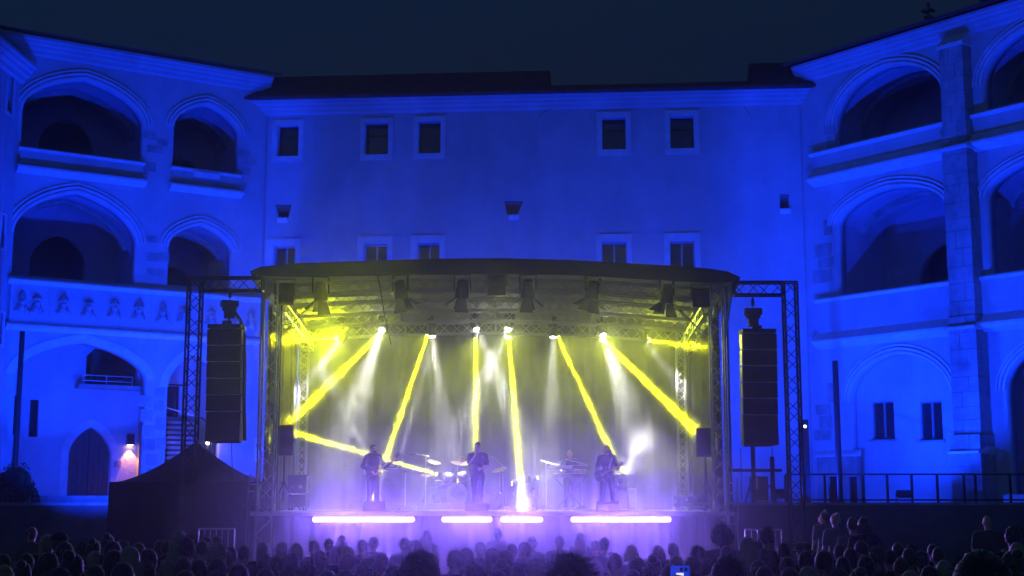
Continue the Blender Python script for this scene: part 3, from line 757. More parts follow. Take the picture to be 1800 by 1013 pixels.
# roof: front fascia follows the arch measured along its edge, sheet runs to the back, lower there
up_pts = [(439, 477.5), (457, 469), (519, 463), (637, 459), (760, 455), (880, 454), (1000, 457), (1056, 460), (1176, 467), (1245, 472), (1278, 477), (1302, 487.5)]
lo_pts = [(441, 479.5), (456, 484), (520, 486), (640, 484), (760, 482), (880, 481), (1000, 482.5), (1056, 485), (1145, 491), (1254, 497), (1287, 495), (1300, 489)]
YF = SY0 - .35
U = [at(x, y, YF) for x, y in up_pts]; Lo = [at(x, y, YF) for x, y in lo_pts]
mb = MB(); n = len(U)
vs = U + Lo + [Vector((p.x, p.y + .12, p.z)) for p in U] + [Vector((p.x, p.y + .12, p.z)) for p in Lo]
fs = [(i, i + 1, n + i + 1, n + i) for i in range(n - 1)] + [(2 * n + i, 3 * n + i, 3 * n + i + 1, 2 * n + i + 1) for i in range(n - 1)]
fs += [(n + i, n + i + 1, 3 * n + i + 1, 3 * n + i) for i in range(n - 1)] + [(i, 2 * n + i, 2 * n + i + 1, i + 1) for i in range(n - 1)] + [(0, n, 3 * n, 2 * n), (n - 1, 3 * n - 1, 4 * n - 1, 2 * n - 1)]
mb.add(vs, fs).build('roof_fascia', M['canvas'], stage)
top = MB(); und = MB(); rows = 6
for mbx, dz in ((top, -.03), (und, -.16)):
    vs = []
    for j in range(rows + 1):
        f = j / rows; y = YF + .10 + f * (SY1 + .2 - YF)
        for p in U: vs.append((p.x * (1 - .03 * f), y, p.z + dz - .75 * f - .05 * math.sin(f * 6 * math.pi) ** 2))
    mbx.add(vs, [(j * n + i, j * n + i + 1, (j + 1) * n + i + 1, (j + 1) * n + i) for j in range(rows) for i in range(n - 1)])
top.build('roof_sheet', M['canvas'], stage, True); und.build('roof_lining', M['underside'], stage, True)
# girders under the roof: arched front one and straight ones behind
def roofz(x, y):
    for a, b in zip(U[:-1], U[1:]):
        if a.x <= x <= b.x: z = a.z + (b.z - a.z) * (x - a.x) / (b.x - a.x); break
    else: z = U[0].z
    return z - .75 * (y - YF) / (SY1 - YF)
for y, w, dz in ((36.95, .34, .52), (38.2, .3, .42), (39.5, .3, .42), (40.8, .3, .42), (42.0, .34, .5)):
    seg = [-6.35, -3.3, -.5, 2.4, 5.35]
    for a, b in zip(seg[:-1], seg[1:]):
        truss(stage, 'roof_truss', (a + .01, y, roofz(a, y) - dz), (b - .01, y, roofz(b, y) - dz), w, M['alu'], lr=.012, cr=.026)
for x in (-6.35, -3.3, -.5, 2.4, 5.35):
    MB().tube((x, 36.7, roofz(x, 36.7) - .24), (x, 42.5, roofz(x, 42.5) - .24), .035, 8).build('rafter', M['alu'], stage, True)
for x in (-6.35, 5.35):
    truss(stage, 'side_truss', (x, 36.8, roofz(x, 36.8) - .95), (x, 42.4, roofz(x, 42.4) - .8), .3, M['alu'])
    for y in (37.4,): 
        MB().tube((x, 37.0, 6.3), (x + (1.0 if x < 0 else -1.0), 37.0, roofz(x, 37) - .7), .025, 8).build('brace', M['alu'], stage, True)
# ---------------------------------------------------------------- PA goal posts, hoists and arrays
def pa_frame(label, pxin, pxout, ytop, Y, flip, ybar):
    o = thing('truss_portal', label, 'truss portal', (0, 0, 0), 0, 'truss portals that carry the loudspeakers')
    xo = at(pxout, 600, Y).x; xi = at(pxin, 500, Y).x; z = zat(pxout, ybar, Y)
    truss(o, 'leg', (xo, Y, GROUND_FAR), (xo, Y, z + .17), .34, M['shade_truss'], lr=.013, cr=.03, up=(0, 1, 0))
    truss(o, 'beam', (xo + (.18 if not flip else -.18), Y, z), (xi, Y, z), .34, M['shade_truss'], lr=.013, cr=.03)
    slab(o, 'base_plate', M['iron'], xo - .5, xo + .5, Y - .5, Y + .5, GROUND_FAR, GROUND_FAR + .04)
    return o
pa_frame('shade-dark lattice portal left of the stage standing in front of the tent', 462, 340, 500, 36.2, False, 500)
pa_frame('shade-dark lattice portal right of the stage with its leg by the terrace rail', 1290, 1391, 508, 36.2, True, 508)
def hoist(loc, ztop, label, tilt=0):
    o = thing('chain_hoist', label, 'chain hoist', loc, tilt, 'chain hoists above the speaker arrays')
    m = MB().bb(-.23, .23, -.13, .13, .28, .46); m.bb(-.13, .13, -.11, .11, -.02, .3); m.bb(-.18, .18, -.1, .1, .18, .3); bevel(m.build('motor_body', M['box'], o), .025)
    MB().tube((0, 0, -.22), (0, 0, 0), .03, 8).build('lower_hook', M['iron'], o)
    L = ztop - loc[2]; c = MB(); k = 0; z = .46
    while z < L - .05:
        c.box((0, 0, z + .045), (.05 if k % 2 else .014, .014 if k % 2 else .05, .085)); z += .07; k += 1
    c.build('chain', M['iron'], o)
    m = MB().box((0, 0, .62), (.08, .06, .16)); m.build('hook', M['iron'], o)
    return o
def line_array(label, px, top, bot, Y, yaw, tilt):
    p = at(px, top, Y); zb = zat(px, bot, Y); H = p.z - zb
    o = thing('line_array', label, 'speaker array', (p.x, Y, zb), yaw, 'hanging loudspeaker arrays')
    w = .92; bar = MB().bb(-w / 2 + .01, w / 2 - .01, -.28, .28, H - .10, H); bar.bb(-.12, .12, -.06, .06, H, H + .12); bevel(bar.build('flying_bar', M['iron'], o), .01)
    sub = .80 * 1.0; n = 5; h = (H - .12 - sub) / n; z = H - .12
    for i in range(n + 1):
        hh = h if i < n else sub
        ang = R(1.2 * i)
        c = link('cabinet', None, o); c.location = (0, .02 * i, z - hh); c.rotation_euler = (-ang * .6, 0, 0)
        poly = [(-w / 2, -.26), (w / 2, -.26), (w / 2 - .10, .32), (-w / 2 + .10, .32)]
        m = MB(); vs = [(x, y, .012) for x, y in poly] + [(x, y, hh - .012) for x, y in poly]
        m.add(vs, [(0, 3, 2, 1), (4, 5, 6, 7), (0, 1, 5, 4), (1, 2, 6, 5), (2, 3, 7, 6), (3, 0, 4, 7)]); bevel(m.build('shell', M['box'], c), .012)
        MB().bb(-w / 2 + .03, w / 2 - .03, -.275, -.262, .03, hh - .03).build('grille', M['grille'], c)
        r = MB()
        for sx_ in (-1, 1): r.bb(sx_ * (w / 2 + .002) - .012, sx_ * (w / 2 + .002) + .012, -.2, .1, .02, hh - .02)
        if i: r.bb(-w / 2 + .02, w / 2 - .02, -.262, -.23, hh - .010, hh + .006)
        r.build('rigging', M['galv'], c)
        z -= hh
    return o
ya = 36.2
line_array('left hanging black loudspeaker array in front of the bust frieze', 399, 572, 778, ya, R(-4), 0)
line_array('right hanging black loudspeaker array against the blue wall', 1331, 580, 784, ya, R(3), 0)
p = at(403, 552, ya); hoist((p.x, ya, p.z - .1), zat(403, 512, ya), 'chain hoist above the left speaker array', .4)
p = at(1324, 566, ya); hoist((p.x, ya, p.z - .1), zat(1324, 520, ya), 'chain hoist above the right speaker array', 0)
# cable bundle falling from the left hoist along the array
pts = [at(412, 548, ya), at(424, 565, ya), at(430, 590, ya), at(431, 640, ya), at(430, 700, ya), at(431, 775, ya)]
tag(link('cable', MB().path([(q.x, q.y - .05 - .02, q.z) for q in pts], .05, 8).mesh('cable', M['iron'], True)), 'thick black cable bundle running down beside the left speaker array', 'cable')
pts = [at(663, 482, 36.6), at(668, 505, 36.6), at(676, 555, 36.6), at(687, 606, 36.6)]
tag(link('cable', MB().path(pts, .018, 6).mesh('cable', M['iron'], True)), 'thin black cable hanging free under the roof left of centre', 'cable')
for pxs, y0, y1, lab in ((1302, 787, 880, 'thin black tie rope under the right array on its inner side'), (1357, 787, 880, 'thin black tie rope under the right array on its outer side'), (407, 780, 850, 'thin black tie rope under the left speaker array')):
    tag(link('rope', MB().tube(at(pxs, y0, ya + .1), at(pxs + 2, y1, 37.4), .012, 6).mesh('rope', M['iron'])), lab, 'rope', 'tie ropes of the arrays')
# ---------------------------------------------------------------- front lights: barn-door spots and square panels
for (px, py, yaw, tl, lab) in ((564, 486, .35, -.12, 'at the far left in the yellow glow'), (704, 483, -.3, -.1, 'second from the left of the row'), (813, 482, .1, .05, 'just left of the middle panel'), (928, 482, -.1, .05, 'just right of the middle panel'), (1042, 484, .45, .1, 'fifth along the front truss'), (1172, 490, .5, -.05, 'nearest the right tower')):
    Y = 36.75; p = at(px, py, Y)
    o = thing('stage_spot', 'black barn-door stage spot ' + lab, 'stage spot', p, yaw, 'barn-door spots on the front truss'); o.scale = (1.1,) * 3
    m = MB().tube((0, 0, .12), (0, 0, -.02), .03, 8); m.bb(-.06, .06, -.04, .04, .06, .14); m.build('clamp', M['iron'], o)
    m = MB(); m.bb(-.20, .20, -.02, .02, -.03, -.005)
    for s_ in (-1, 1): m.bb(s_ * .2 - .012, s_ * .2 + .012, -.025, .025, -.42, -.01)
    m.build('yoke', M['iron'], o)
    rot = Matrix.Rotation(tl, 3, 'Y') @ Matrix.Rotation(R(14), 3, 'X'); ax = rot @ Vector((0, 0, -1)); c = Vector((0, 0, -.36))
    body = MB().lathe([(.09, -.22), (.13, -.19), (.14, -.05), (.16, .02), (.17, .22), (.175, .24)], c, ax, 16); body.build('body', M['fixture'], o, True)
    m = MB()
    for q in range(6):
        a = q / 6 * 6.28; m.box(c + rot @ Vector((.1 * math.cos(a), .1 * math.sin(a), .185)), (.028, .028, .012))
    m.build('vent_glow', M['ember'], o)
    if px in (704, 928, 1042):
        tgt = {704: (655, 800, 38.2), 928: (839, 800, 38.0), 1042: (1030, 800, 39.0)}[px]
        spot('stage_spot_light', p + Vector((0, .05, -.75)), at(*tgt), (1, .5, .42), 260, .06, 26, .6)
    e = c + ax * .25
    for (nx, ny, ln, sp) in ((0, -1, .34, .34), (0, 1, .34, .4), (-1, 0, .3, .9), (1, 0, .3, .9)):
        nrm = rot @ Vector((nx, ny, 0)); tan = rot @ Vector((-ny, nx, 0)); out = (ax * math.cos(sp) + nrm * math.sin(sp))
        b0 = e + nrm * .16; m = MB(); w0, w1 = .10, .17
        th = nrm * .006
        q = [b0 - tan * w0, b0 + tan * w0, b0 + tan * w1 + out * ln, b0 - tan * w1 + out * ln]
        m.add([v - th for v in q] + [v + th for v in q], [(0, 1, 2, 3), (4, 7, 6, 5), (0, 4, 5, 1), (1, 5, 6, 2), (2, 6, 7, 3), (3, 7, 4, 0)])
        m.build('barn_door', M['fixture'], o)
for (px, py, w, h, lab) in ((500, 517, 33, 38, 'square black light panel under the left roof corner'), (873, 500, 32, 40, 'square black light panel at the middle of the front truss'), (1233, 524, 33, 33, 'square black light panel beside the right tower')):
    Y = 36.7; p = at(px, py, Y); k = Y / FPX * 1.02
    o = thing('light_panel', lab, 'light panel', p, 0, 'square light panels on the front truss')
    W_, H_ = w * k, h * k
    m = MB().bb(-W_ / 2, W_ / 2, -.06, .06, -H_ / 2, H_ / 2); bevel(m.build('housing', M['fixture'], o), .015)
    m = MB()
    for ix in (-1, 1):
        for iz in (-1, 1): m.lathe([(.10, 0), (.11, .012), (.10, .02)], (ix * W_ * .24, -.061, iz * H_ * .24), (0, -1, 0), 14)
    m.build('rear_cover', M['box'], o, True)
    m = MB(); m.bb(-W_ / 2 - .03, -W_ / 2 - .008, -.02, .02, -.05, H_ / 2 + .12); m.bb(W_ / 2 + .008, W_ / 2 + .03, -.02, .02, -.05, H_ / 2 + .12); m.bb(-W_ / 2 - .03, W_ / 2 + .03, -.02, .02, H_ / 2 + .1, H_ / 2 + .12); m.build('yoke', M['iron'], o)
# ---------------------------------------------------------------- moving heads
def moving_head(p, q, label, lens, group, hr=.085, body=.30, floor=False):
    """base, U yoke and tilting head whose lens centre sits at p and points at q"""
    p = Vector(p); d = (Vector(q) - p).normalized(); up = -1 if floor else 1
    piv = p - d * .16
    o = thing('moving_head', label, 'moving head', (piv.x, piv.y, piv.z), 0, group)
    yaw = math.atan2(d.x, -d.y) if math.hypot(d.x, d.y) > .05 else 0; ry = Matrix.Rotation(yaw, 3, 'Z')
    m = MB().box((0, 0, up * (body)), (.26, .2, .1), ry); bevel(m.build('base', M['fixture'], o), .015)
    m = MB(); m.box((0, 0, up * (body - .075)), (.28, .1, .04), ry)
    for s_ in (-1, 1): m.box(ry @ Vector((s_ * .135, 0, up * (body - .075) / 2 - up * .02)), (.03, .1, body - .075 + .06), ry)
    bevel(m.build('yoke', M['fixture'], o), .01)
    if not floor: MB().tube((0, 0, body + .05), (0, 0, body + .2), .03, 8).build('clamp', M['iron'], o)
    h = MB().lathe([(.05, -.16), (.09, -.14), (.105, -.05), (.11, .06), (hr + .012, .15), (hr + .012, .163)], (0, 0, 0), d, 18); h.build('head', M['fixture'], o, True)
    MB().lathe([(hr, .158), (hr * .98, .166)], (0, 0, 0), d, 18).build('lens', M[lens], o, True)
    return o, p + d * .02, q
YB = 41.9
yel = [((592, 594), (484, 597), 38.4, 'whose yellow beam strikes the left tower', 1.8), ((668, 588), (505, 746), 38.2, 'whose yellow beam slants down to the left side speaker', 1.4), ((752, 590), (681, 796), 41.15, 'whose yellow beam falls behind the bass player', .8), ((836, 594), (836, 830), 42.5, 'whose yellow beam drops straight behind the singer', .8), ((894, 594), (919, 897), 38.6, 'whose yellow beam lands on the deck by the flight case', .6), ((980, 592), (1088, 822), 41.5, 'whose yellow beam falls behind the guitar player', .6), ((1060, 597), (1226, 760), 38.2, 'whose yellow beam slants down to the right side speaker', .9), ((1140, 598), (1254, 612), 38.6, 'whose yellow beam strikes the right tower', .75)]
for (a, b, yb, lab, en) in yel:
    o, p, q = moving_head(at(*a, YB), at(*b, yb), 'black moving head ' + lab, 'lens_y', 'yellow beam heads on the back truss', hr=.075)
    beam(o, 'yellow_beam', p, q, YEL, P_YEL * en, .05, 2.3)
    beam(o, 'beam_fringe', p, q, YEL, P_YEL * en * .16, .07, 8)
    beam(o, 'added_fill', p, q, (.88, 1, 0) if 'left tower' in lab else (.86, 1, .04), 400 if 'left tower' in lab else 95, .07, 150)  # extra wide lamp added to tint the roof haze yellow-green
# the added fill is strongest at the head nearest the left tower
wht = [((598, 601), (512, 705), 42.2, 'throwing a white shaft towards the left side curtain', 1.5, 15), ((671, 580), (615, 740), 39.0, 'with a bright white lens second from the left', 1.6, 15), ((760, 592), (778, 740), 40.8, 'throwing a white shaft behind the bass player', 1, 15), ((837, 579), (892, 700), 40.4, 'with a bright white lens aimed across to the right of the singer', 1.5, 13), ((893, 579), (835, 700), 40.4, 'with a bright white lens aimed across to the left above the singer', 1.5, 13), ((972, 593), (967, 760), 40.8, 'throwing a white shaft above the keyboards', 1, 15), ((1060, 590), (1110, 730), 39.2, 'with a bright white lens above the guitar player', 1.6, 15), ((1135, 601), (1185, 665), 42.3, 'throwing a white shaft towards the right side curtain', .6, 15)]
for (a, b, yb, lab, en, ang) in wht:
    o, p, q = moving_head(at(*a, YB - .32), at(*b, yb), 'black moving head ' + lab, 'lens_w', 'white wash heads on the back truss', hr=.095)
    beam(o, 'white_wash', p, q, WHT, P_WHT * en, .09, ang + 4)
    if en > 1.4: beam(o, 'added_fill', p, p + Vector((0, -1, -.12)), WHT, 12, .09, 150)  # wide lamp added towards the crowd for rim light on heads
flo = [((768, 834), 41.2, (540, 768), 39.6, 'lens_y', YEL, P_YEL * .55, 'beside the drums throwing a yellow beam up to the left', .05, 3), ((646, 800), 41.4, (596, 705), 42.3, 'lens_w', WHT, P_WHT * .5, 'on a riser behind the bass player throwing a white shaft upward', .07, 10), ((703, 800), 41.4, (745, 660), 42.5, 'lens_w', WHT, P_WHT * .3, 'on a riser left of the drums throwing a white shaft upward', .07, 10), ((1095, 838), 40.6, (1120, 790), 42.2, 'lens_w', WHT, P_WHT * 1.6, 'behind the guitar player with a glaring white shaft', .09, 22), ((945, 840), 41.2, (1010, 832), 40.6, 'lens_y', YEL, P_YEL * .05, 'right of the flight case with a short yellow beam', .05, 12), ((900, 850), 41.2, (880, 850), 41.15, 'lens_y', YEL, P_YEL * .01, 'left of the flight case showing a yellow lens', .07, 20)]
for (a, ya_, b, yb, lens, c, en, lab, hr, sp) in flo:
    o, p, q = moving_head(at(*a, ya_), at(*b, yb), 'black moving head ' + lab, lens, 'floor moving heads between the backline', hr=hr, floor=True)
    beam(o, 'floor_beam', p, q, c, en, hr * .95, sp)
    zb = o.location.z - .36
    if zb > DZ + .05:
        r = thing('riser', 'black stand under the moving head ' + lab.split(' throwing')[0].split(' with')[0].split(' showing')[0], 'riser', (o.location.x, o.location.y, DZ), 0, 'stands under floor lights')
        m = MB().bb(-.2, .2, -.2, .2, zb - DZ - .04, zb - DZ); m.build('plate', M['iron'], r)
        m = MB()
        for sx_ in (-1, 1):
            for sy_ in (-1, 1): m.tube((sx_ * .18, sy_ * .18, 0), (sx_ * .18, sy_ * .18, zb - DZ - .04), .02, 6)
        kind(m.build('legs', M['iron'], r), 'stuff')
# ---------------------------------------------------------------- LED battens along the stage lip
bats = [((551, 638), 'first from the left'), ((640, 727), 'second from the left'), ((778, 863), 'left of the middle gap'), ((882, 952), 'right of the middle gap'), ((1005, 1090), 'second from the right'), ((1092, 1178), 'first from the right')]
for (a, b), lab in bats:
    Y = SY0 - .22; p0 = at(a, 913.5, Y); p1 = at(b, 913.5, Y); L = p1.x - p0.x
    o = thing('led_batten', 'glowing violet white LED batten on the stage front, ' + lab, 'LED batten', ((p0.x + p1.x) / 2, Y, p0.z), 0, 'LED battens along the stage front')
    bevel(MB().bb(-L / 2 + .005, L / 2 - .005, .0, .12, -.085, .085).build('housing', M['fixture'], o), .01)
    ns = 16; m = MB()
    for i in range(ns):
        x = -L / 2 + (i + .5) * L / ns; m.lathe([(.07, 0), (.065, .02), (.04, .035)], (x, -.004, 0), (0, -1, 0), 10)
    m.build('lens_row', M['led'], o, True)
    for s_ in (-1, 1): MB().bb(s_ * L * .36 - .02, s_ * L * .36 + .02, .125, .2, -.06, .06).build('bracket', M['iron'], o)
    l = bpy.data.lights.new('led_lamp', 'AREA'); l.shape = 'RECTANGLE'; l.size = L; l.size_y = .16; l.energy = P_LED; l.color = PUR; l.spread = R(140)
    lo = link('led_lamp', l); lo.location = ((p0.x + p1.x) / 2, Y - .05, p0.z); lo.rotation_mode = 'QUATERNION'; lo.rotation_quaternion = aim((0, -1, .12)); kind(lo, 'helper')
# ================================================================ BACKLINE AND STAGE FURNITURE
def on_deck(px, Y): return Vector((at(px, 880, Y).x, Y, DZ))
def speaker_stand(px, Y, ytop, ybot, wpx, lab):
    p = on_deck(px, Y); k = Y / FPX; zt_, zb_ = zat(px, ytop, Y), zat(px, ybot, Y); w = wpx * k
    o = thing('side_speaker', 'black side fill speaker ' + lab, 'loudspeaker', (p.x, Y, zb_), 0, 'side fill speakers')
    m = MB(); h = zt_ - zb_
    vs = [(x, y, z) for z in (0, h) for x, y in ((-w / 2, -.2), (w / 2, -.2), (w * .32, .22), (-w * .32, .22))]
    m.add(vs, [(0, 3, 2, 1), (4, 5, 6, 7), (0, 1, 5, 4), (1, 2, 6, 5), (2, 3, 7, 6), (3, 0, 4, 7)]); bevel(m.build('cabinet', M['box'], o), .015)
    MB().bb(-w / 2 + .03, w / 2 - .03, -.215, -.202, .04, h - .04).build('grille', M['grille'], o)
    for s_ in (-1, 1): MB().tube((s_ * w * .46, -.02, h * .5), (s_ * w * .46, .1, h * .5), .03, 8).build('handle', M['iron'], o)
    t = thing('speaker_stand', 'black tripod stand under the side fill speaker ' + lab, 'speaker stand', (p.x, Y, DZ), 0, 'side fill stands')
    MB().tube((0, 0, .25), (0, 0, zb_ - DZ), .03, 8).build('pole', M['iron'], t)
    for q in range(3):
        a = q * 2.094 + .5; MB().tube((0, 0, .75), (.5 * math.cos(a), .5 * math.sin(a), .02), .018, 6).build('leg', M['iron'], t)
    MB().bb(-.06, .06, -.06, .06, .7, .8).build('collar', M['iron'], t)
speaker_stand(498, 37.9, 748, 801, 34, 'beside the left stage tower')
speaker_stand(1241, 37.9, 753, 804, 34, 'beside the right stage tower')
def case(px, Y, w, d, h, lab, name='flight_case', rz=0, z0=None):
    p = on_deck(px, Y)
    o = thing(name, lab, 'flight case', (p.x, Y, DZ if z0 is None else z0), rz)
    MB().bb(-w / 2 + .012, w / 2 - .012, -d / 2 + .012, d / 2 - .012, .1, h - .012).build('panel', M['case'], o)
    m = MB(); e = .022
    for x in (-1, 1):
        for y in (-1, 1): m.bb(x * w / 2 - (e if x > 0 else 0), x * w / 2 + (e if x < 0 else 0), y * d / 2 - (e if y > 0 else 0), y * d / 2 + (e if y < 0 else 0), .1, h)
    for z in (.1, h * .45, h - e):
        for y in (-1, 1): m.bb(-w / 2 + e, w / 2 - e, y * d / 2 - (e if y > 0 else 0), y * d / 2 + (e if y < 0 else 0), z, z + e)
        for x in (-1, 1): m.bb(x * w / 2 - (e if x > 0 else 0), x * w / 2 + (e if x < 0 else 0), -d / 2 + e, d / 2 - e, z, z + e)
    m.build('edging', M['chrome'], o)
    for x in (-1, 1):
        for y in (-1, 1): MB().tube((x * (w / 2 - .08) - .02, y * (d / 2 - .08), .05), (x * (w / 2 - .08) + .02, y * (d / 2 - .08), .05), .05, 10).build('caster', M['iron'], o)
    for x in (-.2, .2): MB().bb(x * w - .05, x * w + .05, -d / 2 - .012, -d / 2 - .001, h * .62, h * .62 + .09).build('latch', M['chrome'], o)
    return o
case(926, 40.2, .72, .6, .80, 'black flight case with bright metal edges right of the singer')
case(1215, 38.6, .9, .6, .42, 'low dark case with cables on it at the right edge of the deck')
case(524, 38.8, .55, .6, 1.0, 'tall narrow equipment case by the left side speaker')
# small bottles on the case
for i, (px, c_) in enumerate(((921, 'plain clear bottle'), (930, 'small dark bottle'))):
    p = on_deck(px, 40.2); o = thing('bottle', c_ + ' standing on the flight case', 'bottle', (p.x, 40.1, DZ + .80))
    MB().lathe([(.032, 0), (.034, .02), (.034, .15), (.014, .19), (.013, .22)], n=12).build('glass', M['white' if i == 0 else 'iron'], o, True); MB().lathe([(.015, .221), (.015, .245)], n=10).build('cap', M['white'], o)
# bass rig: cabinet with a pale framed amplifier
p = on_deck(689, 41.3); o = thing('bass_amplifier', 'tall dark bass cabinet with a pale framed amplifier behind the bass player', 'amplifier', p)
bevel(MB().bb(-.3, .3, -.22, .22, 0, 1.18).build('cabinet', M['box'], o), .02)
for zc in (.3, .86):
    for xc in (-.14, .14): MB().lathe([(.125, 0), (.11, .01), (.03, -.03), (.02, -.02)], (xc, -.232, zc), (0, -1, 0), 16).build('speaker_cone', M['grille'], o, True)
bevel(MB().bb(-.19, .19, -.19, .19, 1.2, 1.43).build('amp_head', M['case'], o), .01)
MB().band([(-.17, 1.22), (-.17, 1.41), (.17, 1.41), (.17, 1.22), (-.17, 1.22)], -.014, .0, -.205, -.192).build('amp_frame', M['white'], o)
for xc in (-.1, -.03, .04): MB().tube((xc, -.2, 1.31), (xc, -.225, 1.31), .02, 10).build('knob', M['white'], o)
p = on_deck(1098, 41.6); o = thing('guitar_amplifier', 'black guitar amplifier with an added beam-stopping upper cabinet behind the guitar player', 'amplifier', p)
bevel(MB().bb(-.33, .33, -.15, .15, .03, .64).build('cabinet', M['box'], o), .02); bevel(MB().bb(-.33, .33, -.15, .15, .66, 1.2).build('beam_stop_cabinet', M['box'], o), .02); MB().bb(-.3, .3, -.165, -.152, .7, 1.03).build('grille', M['grille'], o); MB().bb(-.3, .3, -.165, -.152, 1.06, 1.16).build('control_panel', M['chrome'], o); MB().bb(-.3, .3, -.165, -.152, .06, .45).build('grille', M['grille'], o)  # upper cabinet added to stop the yellow beam above the deck
# microphone stands
def mic_stand(px, Y, h, boom, lab, tilt=.3, blen=.6):
    p = on_deck(px, Y); o = thing('microphone_stand', lab, 'microphone stand', p, 0, 'microphone stands on deck')
    MB().tube((0, 0, .12), (0, 0, h), .014, 8).build('pole', M['galv'], o)
    for q in range(3):
        a = q * 2.094 + .4; MB().tube((0, 0, .16), (.3 * math.cos(a), .3 * math.sin(a), .01), .011, 6).build('leg', M['iron'], o)
    e = Vector((0, 0, h))
    if boom:
        e2 = e + Vector((boom * blen, -.1, tilt)); MB().tube(e - (e2 - e) * .3, e2, .011, 6).build('boom', M['galv'], o); e = e2
    m = MB().tube(e, e + Vector((boom * .12, -.12, -.02)), .014, 8, .02); m.ell(e + Vector((boom * .13, -.13, -.02)), (.03, .03, .03), 8, 6); m.build('microphone', M['fixture'], o, True)
mic_stand(748, 39.4, 1.55, -1, 'tall boom microphone stand between bass player and drums', .05, .3)
mic_stand(938, 38.0, .62, 0, 'short straight microphone stand at the deck front by the flight case')
mic_stand(884, 41.0, 1.3, -1, 'slanted boom stand right of the drum kit', .3, .35)
mic_stand(712, 38.9, 1.1, 0, 'straight thin stand right behind the bass neck')
mic_stand(960, 40.3, 1.4, 1, 'boom stand with a pale arm at the left end of the keyboards', -.12, .4)
mic_stand(1023, 40.0, 1.35, -1, 'boom stand reaching in to the keyboard player', .12, .5)
# ---- drums
pd = on_deck(800, 40.9)
rs = thing('drum_riser', 'low black drum platform behind the singer', 'riser', pd); MB().bb(-1.05, 1.05, -.85, 1.0, .02, .2).build('platform', M['deck'], rs); MB().bb(-1.06, 1.06, -.87, -.851, .04, .2).build('front_edge', M['iron'], rs)
zd = DZ + .2
dk = thing('drum_kit', 'pale drum kit with bronze cymbals behind the singer', 'drum kit', (pd.x, 40.7, zd))
def drum(c, r, h, ax, name, head=True):
    ax = Vector(ax).normalized(); c = Vector(c)
    o = MB().lathe([(r, -h / 2), (r + .004, -h / 2 + .01), (r, -h / 2 + .03), (r * .99, 0), (r, h / 2 - .03), (r + .004, h / 2 - .01), (r, h / 2)], c, ax, 28).build(name, M['drumshell'], dk, True)
    for s_ in (-1, 1): MB().lathe([(r * .97, 0), (r * .5, .006), (.01, .008)], c + ax * s_ * (h / 2 + .001), ax * s_, 28).build('drum_head', M['drumhead'], o, True)
    for s_ in (-1, 1): MB().lathe([(r + .012, -.016), (r + .016, 0), (r + .012, .016)], c + ax * s_ * (h / 2 - .01), ax, 28).build('hoop', M['chrome'], o, True)
    for q in range(8):
        a = q * math.pi / 4; u = ax.orthogonal().normalized(); w = ax.cross(u); pp = c + (u * math.cos(a) + w * math.sin(a)) * (r + .012)
        MB().tube(pp - ax * h * .3, pp + ax * h * .3, .009, 5).build('lug', M['chrome'], o)
    return o
drum((.06, -.1, .30), .29, .42, (0, -1, 0), 'bass_drum'); drum((-.2, -.05, .76), .15, .2, (.15, -.45, .9), 'rack_tom'); drum((.25, -.05, .78), .16, .22, (-.1, -.45, .9), 'rack_tom'); drum((.72, .2, .42), .2, .4, (0, -.05, 1), 'floor_tom'); drum((-.5, .15, .60), .18, .14, (0, -.12, 1), 'snare_drum')
for (x, y, z, r, tx) in ((-.85, .1, .84, .17, .05), (-.62, -.15, 1.22, .22, .25), (.05, .45, 1.2, .2, .2), (.40, -.2, 1.2, .24, -.25), (1.3, .3, 1.0, .24, -.3)):
    st_ = MB().tube((x, y, .3), (x, y, z), .013, 6).build('cymbal_stand', M['chrome'], dk)
    for q in range(3): a = q * 2.094; MB().tube((x, y, .34), (x + .24 * math.cos(a), y + .24 * math.sin(a), .01), .01, 5).build('leg', M['chrome'], st_)
    MB().lathe([(r, -.012), (r * .6, .008), (r * .22, .016), (r * .16, .035), (.01, .04)], (x, y, z), (tx, -.3, 1), 28).build('cymbal', M['bronze'], dk, True)
for sx_ in (-.33, .45): MB().tube((sx_, -.2, .3), (sx_ * 1.25, -.35, .01), .01, 5).build('spur', M['chrome'], dk)
st = thing('drum_stool', 'round black stool behind the drum kit', 'stool', (pd.x + .18, 41.35, zd)); MB().lathe([(.17, .44), (.18, .47), (.17, .5)], n=18).build('seat', M['black_cloth'], st, True); MB().tube((0, 0, .08), (0, 0, .44), .025, 8).build('stem', M['chrome'], st)
for q in range(3): a = q * 2.09; MB().tube((0, 0, .15), (.26 * math.cos(a), .26 * math.sin(a), .01), .014, 6).build('leg', M['chrome'], st)
